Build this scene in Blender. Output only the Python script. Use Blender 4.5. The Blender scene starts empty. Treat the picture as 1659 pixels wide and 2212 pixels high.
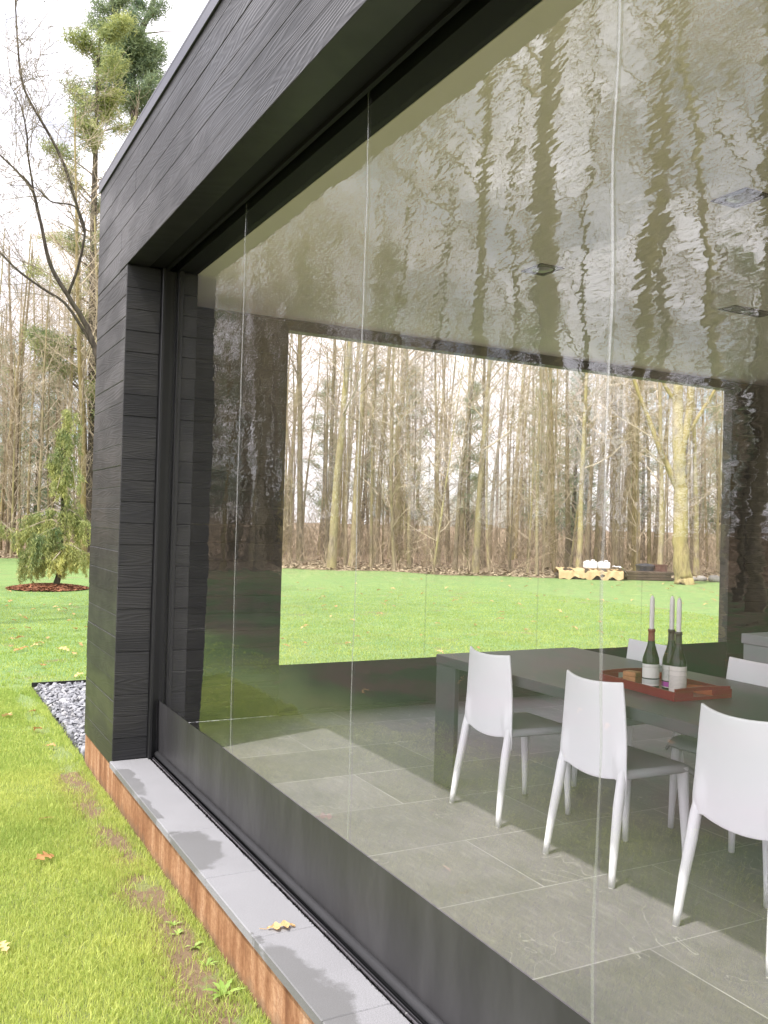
import bpy, math, random
import numpy as np
from mathutils import Matrix, Vector, noise as mnoise

R = math.radians
sc = bpy.context.scene
col = sc.collection
rng = random.Random(7)
npr = np.random.default_rng(11)

# ------------------------------------------------------------------ camera
HC = 1.494                       # lens height above the indoor floor
GZ = -0.257                     # lawn level
cam_d = bpy.data.cameras.new('camera')
cam = bpy.data.objects.new('camera', cam_d)
col.objects.link(cam)
cam_d.sensor_fit = 'VERTICAL'
cam_d.sensor_height = 36.0
FPX = 1952.6
cam_d.lens = 36.0 * FPX / 2212
cam_d.clip_start = 0.05
cam_d.clip_end = 3000
CM = Matrix.Rotation(R(-28), 4, 'Z') @ Matrix.Rotation(R(90.68), 4, 'X') @ Matrix.Rotation(R(1.62), 4, 'Z')
cam.matrix_world = Matrix.Translation((0, 0, HC)) @ CM
sc.camera = cam
FWD = Vector((math.sin(R(28)), math.cos(R(28)), 0))
RGT = Vector((math.cos(R(28)), -math.sin(R(28)), 0))


def place(lat, depth, z=GZ):
    """a point 'depth' metres ahead of the standpoint and 'lat' metres to its right"""
    p = FWD * depth + RGT * lat
    return Vector((p.x, p.y, z))


def ray(px, py):
    """direction of sight used to read measured positions off the photograph (1659 px wide)"""
    return (CM.to_3x3() @ Vector(((px - 829.5) / FPX, (1106 - py) / FPX, -1)))


def gpt(px, py, z=GZ):
    d = ray(px, py)
    t = (z - HC) / d.z
    return Vector((d.x * t, d.y * t, z))


# ------------------------------------------------------------------ helpers
class MB:
    def __init__(s):
        s.v = []; s.f = []; s.a = []; s.n = 0

    def add(s, verts, faces, val=0.0):
        b = s.n
        s.v.extend(verts)
        s.f.extend([tuple(i + b for i in f) for f in faces])
        s.a.extend([val] * len(faces))
        s.n += len(verts)

    def box(s, x0, x1, y0, y1, z0, z1, val=0.0, b=0.0):
        if b <= 0:
            vs = [(x, y, z) for z in (z0, z1) for y in (y0, y1) for x in (x0, x1)]
            s.add(vs, [(0, 2, 3, 1), (4, 5, 7, 6), (0, 1, 5, 4), (2, 6, 7, 3), (0, 4, 6, 2), (1, 3, 7, 5)], val)
            return
        # chamfered box
        X = (x0, x1); Y = (y0, y1); Z = (z0, z1)
        vs = []; idx = {}
        for i in (0, 1):
            for j in (0, 1):
                for k in (0, 1):
                    sx = b if i == 0 else -b; sy = b if j == 0 else -b; sz = b if k == 0 else -b
                    idx[(i, j, k, 'x')] = len(vs); vs.append((X[i], Y[j] + sy, Z[k] + sz))
                    idx[(i, j, k, 'y')] = len(vs); vs.append((X[i] + sx, Y[j], Z[k] + sz))
                    idx[(i, j, k, 'z')] = len(vs); vs.append((X[i] + sx, Y[j] + sy, Z[k]))
        fs = []
        g = lambda i, j, k, a: idx[(i, j, k, a)]
        for i in (0, 1):
            q = [g(i, 0, 0, 'x'), g(i, 1, 0, 'x'), g(i, 1, 1, 'x'), g(i, 0, 1, 'x')]; fs.append(q if i else q[::-1])
            q = [g(0, i, 0, 'y'), g(0, i, 1, 'y'), g(1, i, 1, 'y'), g(1, i, 0, 'y')]; fs.append(q if i else q[::-1])
            q = [g(0, 0, i, 'z'), g(1, 0, i, 'z'), g(1, 1, i, 'z'), g(0, 1, i, 'z')]; fs.append(q if i else q[::-1])
        for j in (0, 1):
            for k in (0, 1):
                fs.append([g(0, j, k, 'y'), g(1, j, k, 'y'), g(1, j, k, 'z'), g(0, j, k, 'z')])
                fs.append([g(j, 0, k, 'x'), g(j, 1, k, 'x'), g(j, 1, k, 'z'), g(j, 0, k, 'z')])
                fs.append([g(j, k, 0, 'x'), g(j, k, 1, 'x'), g(j, k, 1, 'y'), g(j, k, 0, 'y')])
            for k in (0, 1):
                for l in (0, 1):
                    pass
        for i in (0, 1):
            for j in (0, 1):
                for k in (0, 1):
                    fs.append([g(i, j, k, 'x'), g(i, j, k, 'y'), g(i, j, k, 'z')])
        s.add(vs, [tuple(f) for f in fs], val)

    def tube(s, pts, rad, sides=6, cap=True, val=0.0):
        pts = [Vector(p) for p in pts]
        n = len(pts)
        vs = []
        u = None
        for i in range(n):
            t = (pts[min(i + 1, n - 1)] - pts[max(i - 1, 0)])
            if t.length < 1e-9: t = Vector((0, 0, 1))
            t.normalize()
            if u is None:
                u = t.orthogonal().normalized()
            else:
                u = (u - t * u.dot(t))
                if u.length < 1e-6: u = t.orthogonal()
                u.normalize()
            w = t.cross(u)
            for k in range(sides):
                a = 2 * math.pi * k / sides
                p = pts[i] + (u * math.cos(a) + w * math.sin(a)) * rad[i]
                vs.append((p.x, p.y, p.z))
        fs = []
        for i in range(n - 1):
            for k in range(sides):
                k2 = (k + 1) % sides
                fs.append((i * sides + k, i * sides + k2, (i + 1) * sides + k2, (i + 1) * sides + k))
        if cap:
            fs.append(tuple(range(sides))[::-1]); fs.append(tuple(range((n - 1) * sides, n * sides)))
        s.add(vs, fs, val)

    def lathe(s, prof, c=(0, 0, 0), sides=20, val=0.0, a0=0.0, a1=2 * math.pi):
        full = abs(a1 - a0 - 2 * math.pi) < 1e-6
        m = sides if full else sides + 1
        vs = []
        for (r, z) in prof:
            for k in range(m):
                a = a0 + (a1 - a0) * k / sides
                vs.append((c[0] + r * math.cos(a), c[1] + r * math.sin(a), c[2] + z))
        fs = []
        for i in range(len(prof) - 1):
            for k in range(sides):
                k2 = (k + 1) % m
                fs.append((i * m + k, i * m + k2, (i + 1) * m + k2, (i + 1) * m + k))
        s.add(vs, fs, val)

    def grid(s, fn, nu, nv, val=0.0):
        vs = [tuple(fn(i / nu, j / nv)) for j in range(nv + 1) for i in range(nu + 1)]
        fs = [(j * (nu + 1) + i, j * (nu + 1) + i + 1, (j + 1) * (nu + 1) + i + 1, (j + 1) * (nu + 1) + i)
              for j in range(nv) for i in range(nu)]
        s.add(vs, fs, val)

    def build(s, name, mat, parent=None, smooth=False, attr=None):
        me = bpy.data.meshes.new(name)
        me.from_pydata(s.v, [], s.f)
        if attr:
            at = me.attributes.new(attr, 'FLOAT', 'FACE')
            at.data.foreach_set('value', s.a)
        if smooth:
            me.polygons.foreach_set('use_smooth', [True] * len(me.polygons))
        me.materials.append(mat)
        me.update()
        o = bpy.data.objects.new(name, me)
        col.objects.link(o)
        if parent: o.parent = parent
        return o


def np_mesh(name, verts, faces, mat, parent=None, attr=None, vals=None, smooth=False):
    """fast mesh from numpy arrays, faces (n,k)"""
    me = bpy.data.meshes.new(name)
    nf, k = faces.shape
    me.vertices.add(len(verts)); me.vertices.foreach_set('co', verts.astype(np.float32).ravel())
    me.loops.add(nf * k); me.loops.foreach_set('vertex_index', faces.astype(np.int32).ravel())
    me.polygons.add(nf)
    me.polygons.foreach_set('loop_start', np.arange(0, nf * k, k, dtype=np.int32))
    me.update(calc_edges=True)
    if attr:
        at = me.attributes.new(attr, 'FLOAT', 'FACE'); at.data.foreach_set('value', vals.astype(np.float32))
    if smooth: me.polygons.foreach_set('use_smooth', np.ones(nf, dtype=bool))
    me.materials.append(mat)
    o = bpy.data.objects.new(name, me); col.objects.link(o)
    if parent: o.parent = parent
    return o


def empty(name, loc=(0, 0, 0), rz=0.0):
    o = bpy.data.objects.new(name, None)
    o.empty_display_size = 0.2
    col.objects.link(o)
    o.location = loc
    o.rotation_euler = (0, 0, rz)
    return o


def tag(o, label=None, cat=None, group=None, kind=None):
    if label: o['label'] = label
    if cat: o['category'] = cat
    if group: o['group'] = group
    if kind: o['kind'] = kind
    return o


def copy_tree(o, parent=None):
    c = o.copy(); col.objects.link(c)
    if parent: c.parent = parent
    for ch in KIDS.get(o.name, []):
        copy_tree(ch, c)
    return c


KIDS = {}


def note_kids(o):
    KIDS[o.name] = list(o.children)
    for ch in o.children: note_kids(ch)


# ------------------------------------------------------------------ node helpers
class NT:
    def __init__(s, name):
        s.m = bpy.data.materials.new(name); s.m.use_nodes = True
        s.t = s.m.node_tree; s.t.nodes.clear()
        s.out = s.t.nodes.new('ShaderNodeOutputMaterial')

    def n(s, typ, ins=None, **kw):
        nd = s.t.nodes.new('ShaderNode' + typ)
        for k, v in kw.items(): setattr(nd, k, v)
        if ins:
            for k, v in ins.items():
                sock = nd.inputs[k]
                if isinstance(v, bpy.types.NodeSocket): s.t.links.new(v, sock)
                elif isinstance(v, bpy.types.Node): s.t.links.new(v.outputs[0], sock)
                else:
                    if isinstance(v, (tuple, list)) and len(v) == 3 and sock.type == 'RGBA': v = (*v, 1)
                    sock.default_value = v
        return nd

    def math(s, op, a, b=0.0, c=None, clamp=False):
        ins = {0: a, 1: b}
        if c is not None: ins[2] = c
        return s.n('Math', ins, operation=op, use_clamp=clamp)

    def mix(s, f, a, b, mode='MIX'):
        nd = s.t.nodes.new('ShaderNodeMix'); nd.data_type = 'RGBA'; nd.blend_type = mode
        for sock, v in ((nd.inputs[0], f), (nd.inputs[6], a), (nd.inputs[7], b)):
            if isinstance(v, bpy.types.NodeSocket): s.t.links.new(v, sock)
            elif isinstance(v, bpy.types.Node):
                s.t.links.new(v.outputs[2] if v.bl_idname == 'ShaderNodeMix' else v.outputs[0], sock)
            else:
                if isinstance(v, (tuple, list)) and len(v) == 3: v = (*v, 1)
                sock.default_value = v
        return nd.outputs[2]

    def ramp(s, f, stops):
        nd = s.n('ValToRGB', {0: f})
        cr = nd.color_ramp
        while len(cr.elements) < len(stops): cr.elements.new(0.5)
        for e, (p, c) in zip(cr.elements, stops):
            e.position = p
            e.color = (c, c, c, 1) if isinstance(c, (int, float)) else (*c, 1)
        return nd.outputs[0]

    def noise(s, vec=None, scale=5.0, detail=4.0, rough=0.55, dist=0.0):
        nd = s.n('TexNoise', {'Scale': scale, 'Detail': detail, 'Roughness': rough, 'Distortion': dist})
        if vec is not None:
            s.t.links.new(vec if isinstance(vec, bpy.types.NodeSocket) else vec.outputs[0], nd.inputs['Vector'])
        return nd.outputs[0]

    def coord(s, kind='Object', scale=None, loc=None, rot=None):
        tc = s.n('TexCoord')
        o = tc.outputs[kind]
        if scale or loc or rot:
            mp = s.n('Mapping', {'Vector': o})
            if scale: mp.inputs['Scale'].default_value = scale
            if loc: mp.inputs['Location'].default_value = loc
            if rot: mp.inputs['Rotation'].default_value = rot
            o = mp.outputs[0]
        return o

    def pbsdf(s, color, rough=0.6, spec=0.5, bump=None, bstr=0.3, bdist=0.01, **kw):
        p = s.n('BsdfPrincipled', {'Base Color': color, 'Roughness': rough, 'Specular IOR Level': spec})
        for k, v in kw.items():
            sock = p.inputs[k]
            if isinstance(v, (bpy.types.NodeSocket,)): s.t.links.new(v, sock)
            else: sock.default_value = v
        if bump is not None:
            b = s.n('Bump', {'Height': bump, 'Strength': bstr, 'Distance': bdist})
            s.t.links.new(b.outputs[0], p.inputs['Normal'])
        return p

    def done(s, sh):
        s.t.links.new(sh.outputs[0] if isinstance(sh, bpy.types.Node) else sh, s.out.inputs[0])
        return s.m


def simple(name, color, rough=0.6, spec=0.5, var=0.25, scale=8.0, bstr=0.15, bdist=0.004, metal=0.0):
    t = NT(name)
    co = t.coord('Object')
    nz = t.noise(co, scale, 6)
    dark = tuple(c * (1 - var) for c in color); lite = tuple(min(1, c * (1 + var)) for c in color)
    c = t.mix(nz, dark, lite)
    fine = t.noise(co, scale * 12, 3)
    return t.done(t.pbsdf(c, rough, spec, fine, bstr, bdist, Metallic=metal))


def leafy(name, c1, c2, trans=0.35, attr='tint', rough=0.6, objvar=0.0):
    t = NT(name)
    a = t.n('Attribute', attribute_name=attr)
    c = t.ramp(a.outputs['Fac'], [(0.0, c1), (1.0, c2)])
    if objvar:
        oi = t.n('ObjectInfo')
        v = t.math('MULTIPLY_ADD', oi.outputs['Random'], objvar, 1 - objvar / 2)
        hs = t.n('HueSaturation', {'Color': c, 'Value': v}); c = hs.outputs[0]
    d = t.n('BsdfPrincipled', {'Base Color': c, 'Roughness': rough, 'Specular IOR Level': 0.25})
    tr = t.n('BsdfTranslucent', {'Color': c})
    return t.done(t.n('MixShader', {0: trans, 1: d, 2: tr}))


# ------------------------------------------------------------------ materials
def charred(name, lo=(0.010, 0.010, 0.011), hi=(0.036, 0.0345, 0.036), rough=0.46, freq=34.0):
    t = NT(name)
    a = t.n('Attribute', attribute_name='board')
    tc = t.coord('Object')
    sx = t.n('SeparateXYZ', {0: tc})
    off = t.math('MULTIPLY', a.outputs['Fac'], 41.0)
    v = t.n('CombineXYZ', {0: t.math('MULTIPLY_ADD', sx.outputs[0], 0.55, off), 1: t.math('MULTIPLY_ADD', sx.outputs[1], 0.55, off), 2: t.math('MULTIPLY_ADD', sx.outputs[2], 7.0, off)})
    f = t.noise(v, 0.95, 2.0, 0.45)
    ln = t.math('SINE', t.math('MULTIPLY', f, freq * 6.28))
    lines = t.math('MULTIPLY_ADD', ln, 0.5, 0.5)
    lines = t.math('POWER', lines, 1.6)
    sv = t.n('CombineXYZ', {0: t.math('MULTIPLY', sx.outputs[0], 4.0), 1: t.math('MULTIPLY', sx.outputs[1], 4.0), 2: t.math('MULTIPLY', sx.outputs[2], 120.0)})
    fib = t.noise(sv, 1.5, 3.0, 0.6)
    h = t.math('ADD', lines, t.math('MULTIPLY', fib, 0.7))
    mott = t.noise(tc, 2.3, 5.0, 0.6)
    wet = t.ramp(t.noise(t.coord('Object', scale=(1.2, 1.2, 3.0)), 1.1, 4.0, 0.6), [(0.42, 0.0), (0.62, 1.0)])
    fac = t.math('MULTIPLY', t.math('MULTIPLY_ADD', lines, 0.22, t.math('MULTIPLY', mott, 0.85)), t.math('MULTIPLY_ADD', a.outputs['Fac'], 0.85, 0.55), clamp=True)
    c = t.mix(fac, lo, hi)
    c = t.mix(t.math('MULTIPLY', wet, 0.35), c, (0.055, 0.052, 0.049))
    return t.done(t.pbsdf(c, t.math('MULTIPLY_ADD', wet, -0.10, rough), 0.5, h, 0.26, 0.003))


M = {}
M['char'] = charred('charred_wood')
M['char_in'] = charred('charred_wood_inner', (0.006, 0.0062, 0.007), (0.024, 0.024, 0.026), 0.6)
M['black_metal'] = simple('black_metal', (0.012, 0.012, 0.013), 0.42, 0.5, 0.2, 6, 0.05)
M['black_paint'] = simple('black_soffit_paint', (0.008, 0.008, 0.0085), 0.65, 0.2, 0.2, 5, 0.08)
M['flashing'] = simple('flashing_metal', (0.13, 0.128, 0.15), 0.38, 0.5, 0.1, 3, 0.03, metal=0.4)
M['ceiling'] = simple('ceiling_plaster', (0.93, 0.84, 0.765), 0.85, 0.2, 0.03, 1.5, 0.05)

# slate floor
t = NT('slate_floor')
co = t.coord('Object')
br = t.n('TexBrick', {'Vector': co, 'Color1': (0.3, 0.3, 0.3, 1), 'Color2': (0.7, 0.7, 0.7, 1), 'Mortar': (1, 1, 1, 1), 'Scale': 1.0,
                     'Mortar Size': 0.0028, 'Mortar Smooth': 0.1, 'Bias': 0.0, 'Brick Width': 1.2, 'Row Height': 0.6}, offset=0.5, squash=1.0)
st = t.noise(t.coord('Object', scale=(1.0, 0.35, 1.0), rot=(0, 0, R(14))), 9.0, 8.0, 0.68)
fi = t.noise(t.coord('Object', scale=(1.0, 0.18, 1.0), rot=(0, 0, R(14))), 55.0, 5.0, 0.7)
lo_ = t.noise(co, 1.3, 5.0, 0.6)
base = t.mix(lo_, (0.118, 0.106, 0.122), (0.275, 0.25, 0.278))
base = t.mix(t.math('MULTIPLY', st, 0.9), base, (0.085, 0.083, 0.088))
base = t.mix(t.ramp(fi, [(0.5, 0.0), (0.72, 0.45)]), base, (0.27, 0.26, 0.255))
tile = t.mix(0.55, base, br.outputs['Color'], 'OVERLAY')
rust = t.ramp(t.noise(co, 3.1, 6.0, 0.65), [(0.66, 0.0), (0.72, 0.35)])
tile = t.mix(rust, tile, (0.19, 0.13, 0.10))
tile = t.mix(t.ramp(t.noise(co, 0.9, 6.0, 0.65), [(0.45, 0.0), (0.7, 0.5)]), tile, (0.07, 0.072, 0.075))
vn = t.ramp(t.noise(t.coord('Object', scale=(1, 1, 1)), 1.5, 3.0, 0.5, 2.2), [(0.497, 0.0), (0.5, 0.55), (0.503, 0.0)])
tile = t.mix(t.math('MULTIPLY', vn, t.ramp(t.noise(co, 2.2, 2.0), [(0.5, 0.0), (0.6, 1.0)])), tile, (0.42, 0.41, 0.38))
tile = t.mix(t.math('MULTIPLY', br.outputs['Fac'], t.ramp(t.noise(co, 2.0, 3.0), [(0.42, 0.1), (0.6, 0.75)])), tile, (0.42, 0.42, 0.40))
hgt = t.math('ADD', t.math('MULTIPLY', st, 0.6), t.math('MULTIPLY', fi, 0.5))
M['slate'] = t.done(t.pbsdf(tile, t.math('MULTIPLY_ADD', lo_, 0.25, 0.38), 0.45, hgt, 0.4, 0.006))

# stone sill with drying damp patches
t = NT('sill_stone')
co = t.coord('Object')
sp = t.noise(co, 260.0, 2.0, 0.6)
big = t.noise(co, 3.0, 5.0, 0.6)
c = t.mix(big, (0.235, 0.235, 0.247), (0.33, 0.33, 0.346))
c = t.mix(t.ramp(sp, [(0.38, 0.6), (0.6, 0.0)]), c, (0.16, 0.16, 0.172))
c = t.mix(t.ramp(t.noise(co, 120.0, 2.0, 0.5), [(0.62, 0.0), (0.74, 0.4)]), c, (0.36, 0.36, 0.38))
# patches: distance to a few centres, edges broken up by noise
nz = t.n('TexNoise', {'Vector': co, 'Scale': 3.2, 'Detail': 9.0, 'Roughness': 0.66})
wob = t.n('VectorMath', {0: nz.outputs[1], 1: (0.5, 0.5, 0.5)}, operation='SUBTRACT')
wob = t.n('VectorMath', {0: wob.outputs[0], 1: (0.24, 0.95, 0)}, operation='MULTIPLY')
pc = t.n('VectorMath', {0: co, 1: wob.outputs[0]}, operation='ADD')
wet = None
for (cx, cy, rx, ry) in ((1.175, 5.18, 0.055, 0.34), (1.15, 4.66, 0.03, 0.14), (1.20, 3.96, 0.13, 0.27), (1.15, 3.05, 0.02, 0.06),
                         (1.165, 2.58, 0.115, 0.40), (1.17, 1.7, 0.07, 0.2)):
    d = t.n('VectorMath', {0: pc.outputs[0], 1: (cx, cy, 0)}, operation='SUBTRACT')
    d = t.n('VectorMath', {0: d.outputs[0], 1: (1 / rx, 1 / ry, 0)}, operation='MULTIPLY')
    ln = t.n('VectorMath', {0: d.outputs[0]}, operation='LENGTH')
    k = t.n('MapRange', {'Value': ln.outputs['Value'], 'From Min': 0.86, 'From Max': 1.04, 'To Min': 1.0, 'To Max': 0.0})
    wet = k.outputs[0] if wet is None else t.math('MAXIMUM', wet, k.outputs[0]).outputs[0]
c = t.mix(t.math('MULTIPLY', wet, t.math('MULTIPLY_ADD', big, 0.5, 0.35)), c, (0.105, 0.105, 0.102))
M['sill'] = t.done(t.pbsdf(c, t.math('MULTIPLY_ADD', wet, -0.2, 0.75), 0.4, t.math('ADD', sp, big), 0.25, 0.003))

# weathering steel
t = NT('weathering_steel')
co = t.coord('Object')
run = t.noise(t.coord('Object', scale=(1, 3.2, 0.55)), 2.4, 9.0, 0.7)
gr = t.noise(co, 60.0, 5.0, 0.7)
c = t.ramp(run, [(0.30, (0.10, 0.042, 0.022)), (0.45, (0.30, 0.155, 0.08)), (0.56, (0.44, 0.255, 0.145)), (0.72, (0.55, 0.39, 0.26))])
c = t.mix(t.ramp(gr, [(0.35, 0.55), (0.62, 0.0)]), c, (0.17, 0.065, 0.030))
zz = t.n('SeparateXYZ', {0: co})
spl = t.n('MapRange', {'Value': t.math('MULTIPLY_ADD', t.noise(co, 14.0, 5.0), 0.14, zz.outputs[2]).outputs[0], 'From Min': -0.19, 'From Max': -0.12, 'To Min': 0.75, 'To Max': 0.0}).outputs[0]
c = t.mix(spl, c, (0.13, 0.095, 0.065))
M['corten'] = t.done(t.pbsdf(c, 0.85, 0.2, gr, 0.4, 0.004))

# clear flexible film of the roll-down screens
def film(name, tint, r0, gain, haze, rip, gloss=True):
    t = NT(name)
    lw = t.n('LayerWeight', {'Blend': 0.5})
    f = t.math('POWER', lw.outputs['Facing'], 3.2)
    f = t.math('MULTIPLY_ADD', f, gain, r0, clamp=True)
    co = t.coord('Object')
    tr = t.n('BsdfTransparent', {'Color': tint})
    n1 = t.noise(t.coord('Object', scale=(1, 0.62, 1.7), rot=(R(8), 0, 0)), 8.0, 2.0, 0.5)
    n2 = t.noise(t.coord('Object', scale=(1, 0.55, 2.0), rot=(R(28), 0, 0)), 34.0, 1.5, 0.5)
    n3 = t.noise(co, 1.4, 2.0, 0.5)
    # ripple strength: strong overhead, calmer low down
    sz = t.n('SeparateXYZ', {0: co})
    up = t.n('MapRange', {'Value': sz.outputs[2], 'From Min': 0.3, 'From Max': 2.4, 'To Min': 0.25, 'To Max': 1.0}).outputs[0]
    h = t.math('MULTIPLY_ADD', n2, 0.24, t.math('MULTIPLY', n1, 1.0))
    h = t.math('ADD', t.math('MULTIPLY', h, up), t.math('MULTIPLY', n3, 4.0))
    bp = t.n('Bump', {'Height': h, 'Strength': 1.0, 'Distance': rip})
    gc = t.n('CombineColor', {0: f, 1: f, 2: f})
    g = t.n('BsdfGlossy', {'Color': gc.outputs[0], 'Roughness': 0.012, 'Normal': bp.outputs[0]})
    body = t.n('AddShader', {0: tr, 1: g})
    # a faint dusty bloom on the film
    du = t.noise(t.coord('Object', scale=(1, 3.0, 0.8)), 2.2, 6.0, 0.6)
    low = t.n('MapRange', {'Value': sz.outputs[2], 'From Min': 0.3, 'From Max': 1.2, 'To Min': 1.9, 'To Max': 1.0}).outputs[0]
    hz = t.math('MULTIPLY', t.math('MULTIPLY', t.ramp(du, [(0.3, 0.5), (0.75, 1.5)]), low), haze)
    dif = t.n('BsdfDiffuse', {'Color': (0.75, 0.75, 0.72, 1)})
    trl = t.n('BsdfTranslucent', {'Color': (0.75, 0.75, 0.72, 1)})
    dd = t.n('MixShader', {0: 0.5, 1: dif, 2: trl})
    return t.done(t.n('MixShader', {0: hz, 1: body, 2: dd}))


M['film'] = film('clear_film', (0.94, 0.94, 0.94, 1), 0.165, 0.15, 0.007, 0.00075)
M['film_far'] = film('clear_film_far', (0.96, 0.96, 0.95, 1), 0.02, 0.12, 0.025, 0.001)
t = NT('weld_seam')
tr = t.n('BsdfTransparent', {'Color': (0.85, 0.87, 0.84, 1)})
df = t.n('BsdfDiffuse', {'Color': (0.8, 0.8, 0.8, 1)})
tl = t.n('BsdfTranslucent', {'Color': (0.8, 0.8, 0.8, 1)})
gl = t.n('BsdfGlossy', {'Color': (0.9, 0.9, 0.9, 1), 'Roughness': 0.18})
a = t.n('MixShader', {0: 0.5, 1: df, 2: tl}); b = t.n('MixShader', {0: 0.3, 1: a, 2: gl})
M['seam'] = t.done(t.n('MixShader', {0: 0.27, 1: tr, 2: b}))
t = NT('weld_seam_far')
tr = t.n('BsdfTransparent', {'Color': (0.9, 0.9, 0.9, 1)})
df = t.n('BsdfDiffuse', {'Color': (0.5, 0.5, 0.5, 1)})
M['seam_far'] = t.done(t.n('MixShader', {0: 0.11, 1: tr, 2: df}))

t = NT('grey_screen_fabric')
co = t.coord('Object', scale=(1, 1.6, 0.8), rot=(R(-38), 0, 0))
fold = t.noise(co, 2.6, 3.0, 0.5)
weave = t.noise(t.coord('Object'), 500.0, 1.0)
smear = t.ramp(t.noise(t.coord('Object', scale=(1, 2.6, 0.6), rot=(R(-42), 0, 0)), 2.0, 4.0, 0.6), [(0.45, 0.0), (0.75, 1.0)])
c = t.mix(t.math('MULTIPLY', smear, 0.35), (0.030, 0.029, 0.031), (0.085, 0.083, 0.087))
M['fabric'] = t.done(t.pbsdf(c, 0.42, 0.5, t.math('MULTIPLY_ADD', weave, 0.02, fold), 0.5, 0.02))
M['rubber'] = simple('hem_rubber', (0.035, 0.035, 0.038), 0.5, 0.5, 0.15, 12, 0.1)
M['brush_strip'] = simple('brush_seal', (0.012, 0.012, 0.012), 0.9, 0.1, 0.3, 80, 0.6, 0.01)

# furniture
M['table'] = None
t = NT('table_slate')
co = t.coord('Object')
a = t.noise(t.coord('Object', scale=(1, 0.4, 1)), 7.0, 8.0, 0.7)
c = t.mix(a, (0.050, 0.051, 0.055), (0.100, 0.101, 0.106))
c = t.mix(t.ramp(t.noise(co, 9.0, 5.0, 0.6), [(0.68, 0.0), (0.74, 0.4)]), c, (0.13, 0.08, 0.06))
M['table'] = t.done(t.pbsdf(c, 0.40, 0.5, a, 0.25, 0.004))
t = NT('white_plastic')
fine = t.noise(t.coord('Object'), 900.0, 2.0)
c = t.mix(t.noise(t.coord('Object'), 6.0, 5.0), (0.69, 0.685, 0.705), (0.76, 0.755, 0.77))
M['plastic'] = t.done(t.pbsdf(c, 0.55, 0.4, fine, 0.15, 0.001))
M['chair_seat'] = simple('grey_seat_plastic', (0.44, 0.435, 0.45), 0.5, 0.4, 0.03, 6, 0.1, 0.001)
M['foot'] = simple('foot_glide', (0.55, 0.54, 0.52), 0.6, 0.4, 0.1, 30)
M['lacquer'] = simple('red_lacquer', (0.17, 0.007, 0.011), 0.35, 0.3, 0.25, 7, 0.08)
M['wax'] = simple('grey_wax', (0.70, 0.67, 0.65), 0.5, 0.4, 0.08, 14, 0.1)
M['wick'] = simple('candle_wick', (0.03, 0.025, 0.02), 0.9, 0.1, 0.2, 50)
t = NT('green_bottle_glass')
fr = t.n('LayerWeight', {'Blend': 0.35})
p = t.pbsdf((0.020, 0.030, 0.010, 1), 0.06, 0.6)
tr = t.n('BsdfTransparent', {'Color': (0.16, 0.20, 0.045, 1)})
M['bottle'] = t.done(t.n('MixShader', {0: t.math('MULTIPLY_ADD', fr.outputs['Facing'], 0.35, 0.45, clamp=True), 1: tr, 2: p}))
M['capsule_red'] = simple('bottle_capsule_red', (0.20, 0.045, 0.028), 0.4, 0.5, 0.15, 20)
M['capsule_dark'] = simple('bottle_capsule_dark', (0.05, 0.05, 0.03), 0.4, 0.5, 0.15, 20)
M['cork_box'] = simple('orange_wood', (0.42, 0.19, 0.085), 0.6, 0.3, 0.25, 16, 0.2)
M['orange_card'] = simple('orange_card', (0.42, 0.09, 0.04), 0.6, 0.3, 0.25, 18, 0.1)


def label_mat(name, stops, colr, bandz, paper=(0.62, 0.60, 0.57)):
    """paper label: rows of small print in local z, printed where a word pattern says so"""
    t = NT(name)
    co = t.coord('Object')
    sz = t.n('SeparateXYZ', {0: co})
    ang = t.math('ARCTAN2', sz.outputs[1], sz.outputs[0])
    wv = t.n('CombineXYZ', {0: t.math('MULTIPLY', ang, 14.0), 1: t.math('FLOOR', t.math('MULTIPLY', sz.outputs[2], 170.0)), 2: 0.0})
    words = t.ramp(t.noise(wv.outputs[0], 1.0, 2.0), [(0.47, 0.0), (0.5, 1.0)])
    row = t.math('LESS_THAN', t.math('FRACT', t.math('MULTIPLY', sz.outputs[2], 170.0)), 0.45)
    m = None
    for z0, z1 in stops:
        k = t.math('MULTIPLY', t.math('GREATER_THAN', sz.outputs[2], z0), t.math('LESS_THAN', sz.outputs[2], z1))
        m = k if m is None else t.math('MAXIMUM', m, k)
    ink = t.math('MULTIPLY', t.math('MULTIPLY', words, row), m)
    c = t.mix(t.math('MULTIPLY', ink, 0.6), paper, (0.13, 0.12, 0.12))
    if bandz:
        k = t.math('MULTIPLY', t.math('GREATER_THAN', sz.outputs[2], bandz[0]), t.math('LESS_THAN', sz.outputs[2], bandz[1]))
        c = t.mix(k, c, colr)
        k = t.math('MULTIPLY', t.math('GREATER_THAN', sz.outputs[2], bandz[1]), t.math('LESS_THAN', sz.outputs[2], bandz[1] + 0.006))
        c = t.mix(k, c, (0.03, 0.03, 0.03))
    return t.done(t.pbsdf(c, 0.7, 0.3))


M['label_plain'] = label_mat('label_two_tone', [(0.030, 0.055), (0.105, 0.113)], (0.45, 0.45, 0.44), (0.030, 0.052))
M['label_pink'] = label_mat('label_magenta_base', [(0.055, 0.10)], (0.42, 0.05, 0.36), (0.018, 0.040))
M['label_tall'] = label_mat('label_tall_print', [(0.03, 0.088), (0.102, 0.110)], None, None, (0.60, 0.55, 0.52))
M['concrete'] = simple('grey_concrete', (0.30, 0.30, 0.315), 0.75, 0.3, 0.15, 5, 0.15)
M['lamp_black'] = simple('lamp_housing', (0.010, 0.010, 0.012), 0.5, 0.4, 0.2, 20)
M['lamp_bulb'] = simple('lamp_reflector', (0.24, 0.24, 0.25), 0.3, 0.6, 0.1, 20)

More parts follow.
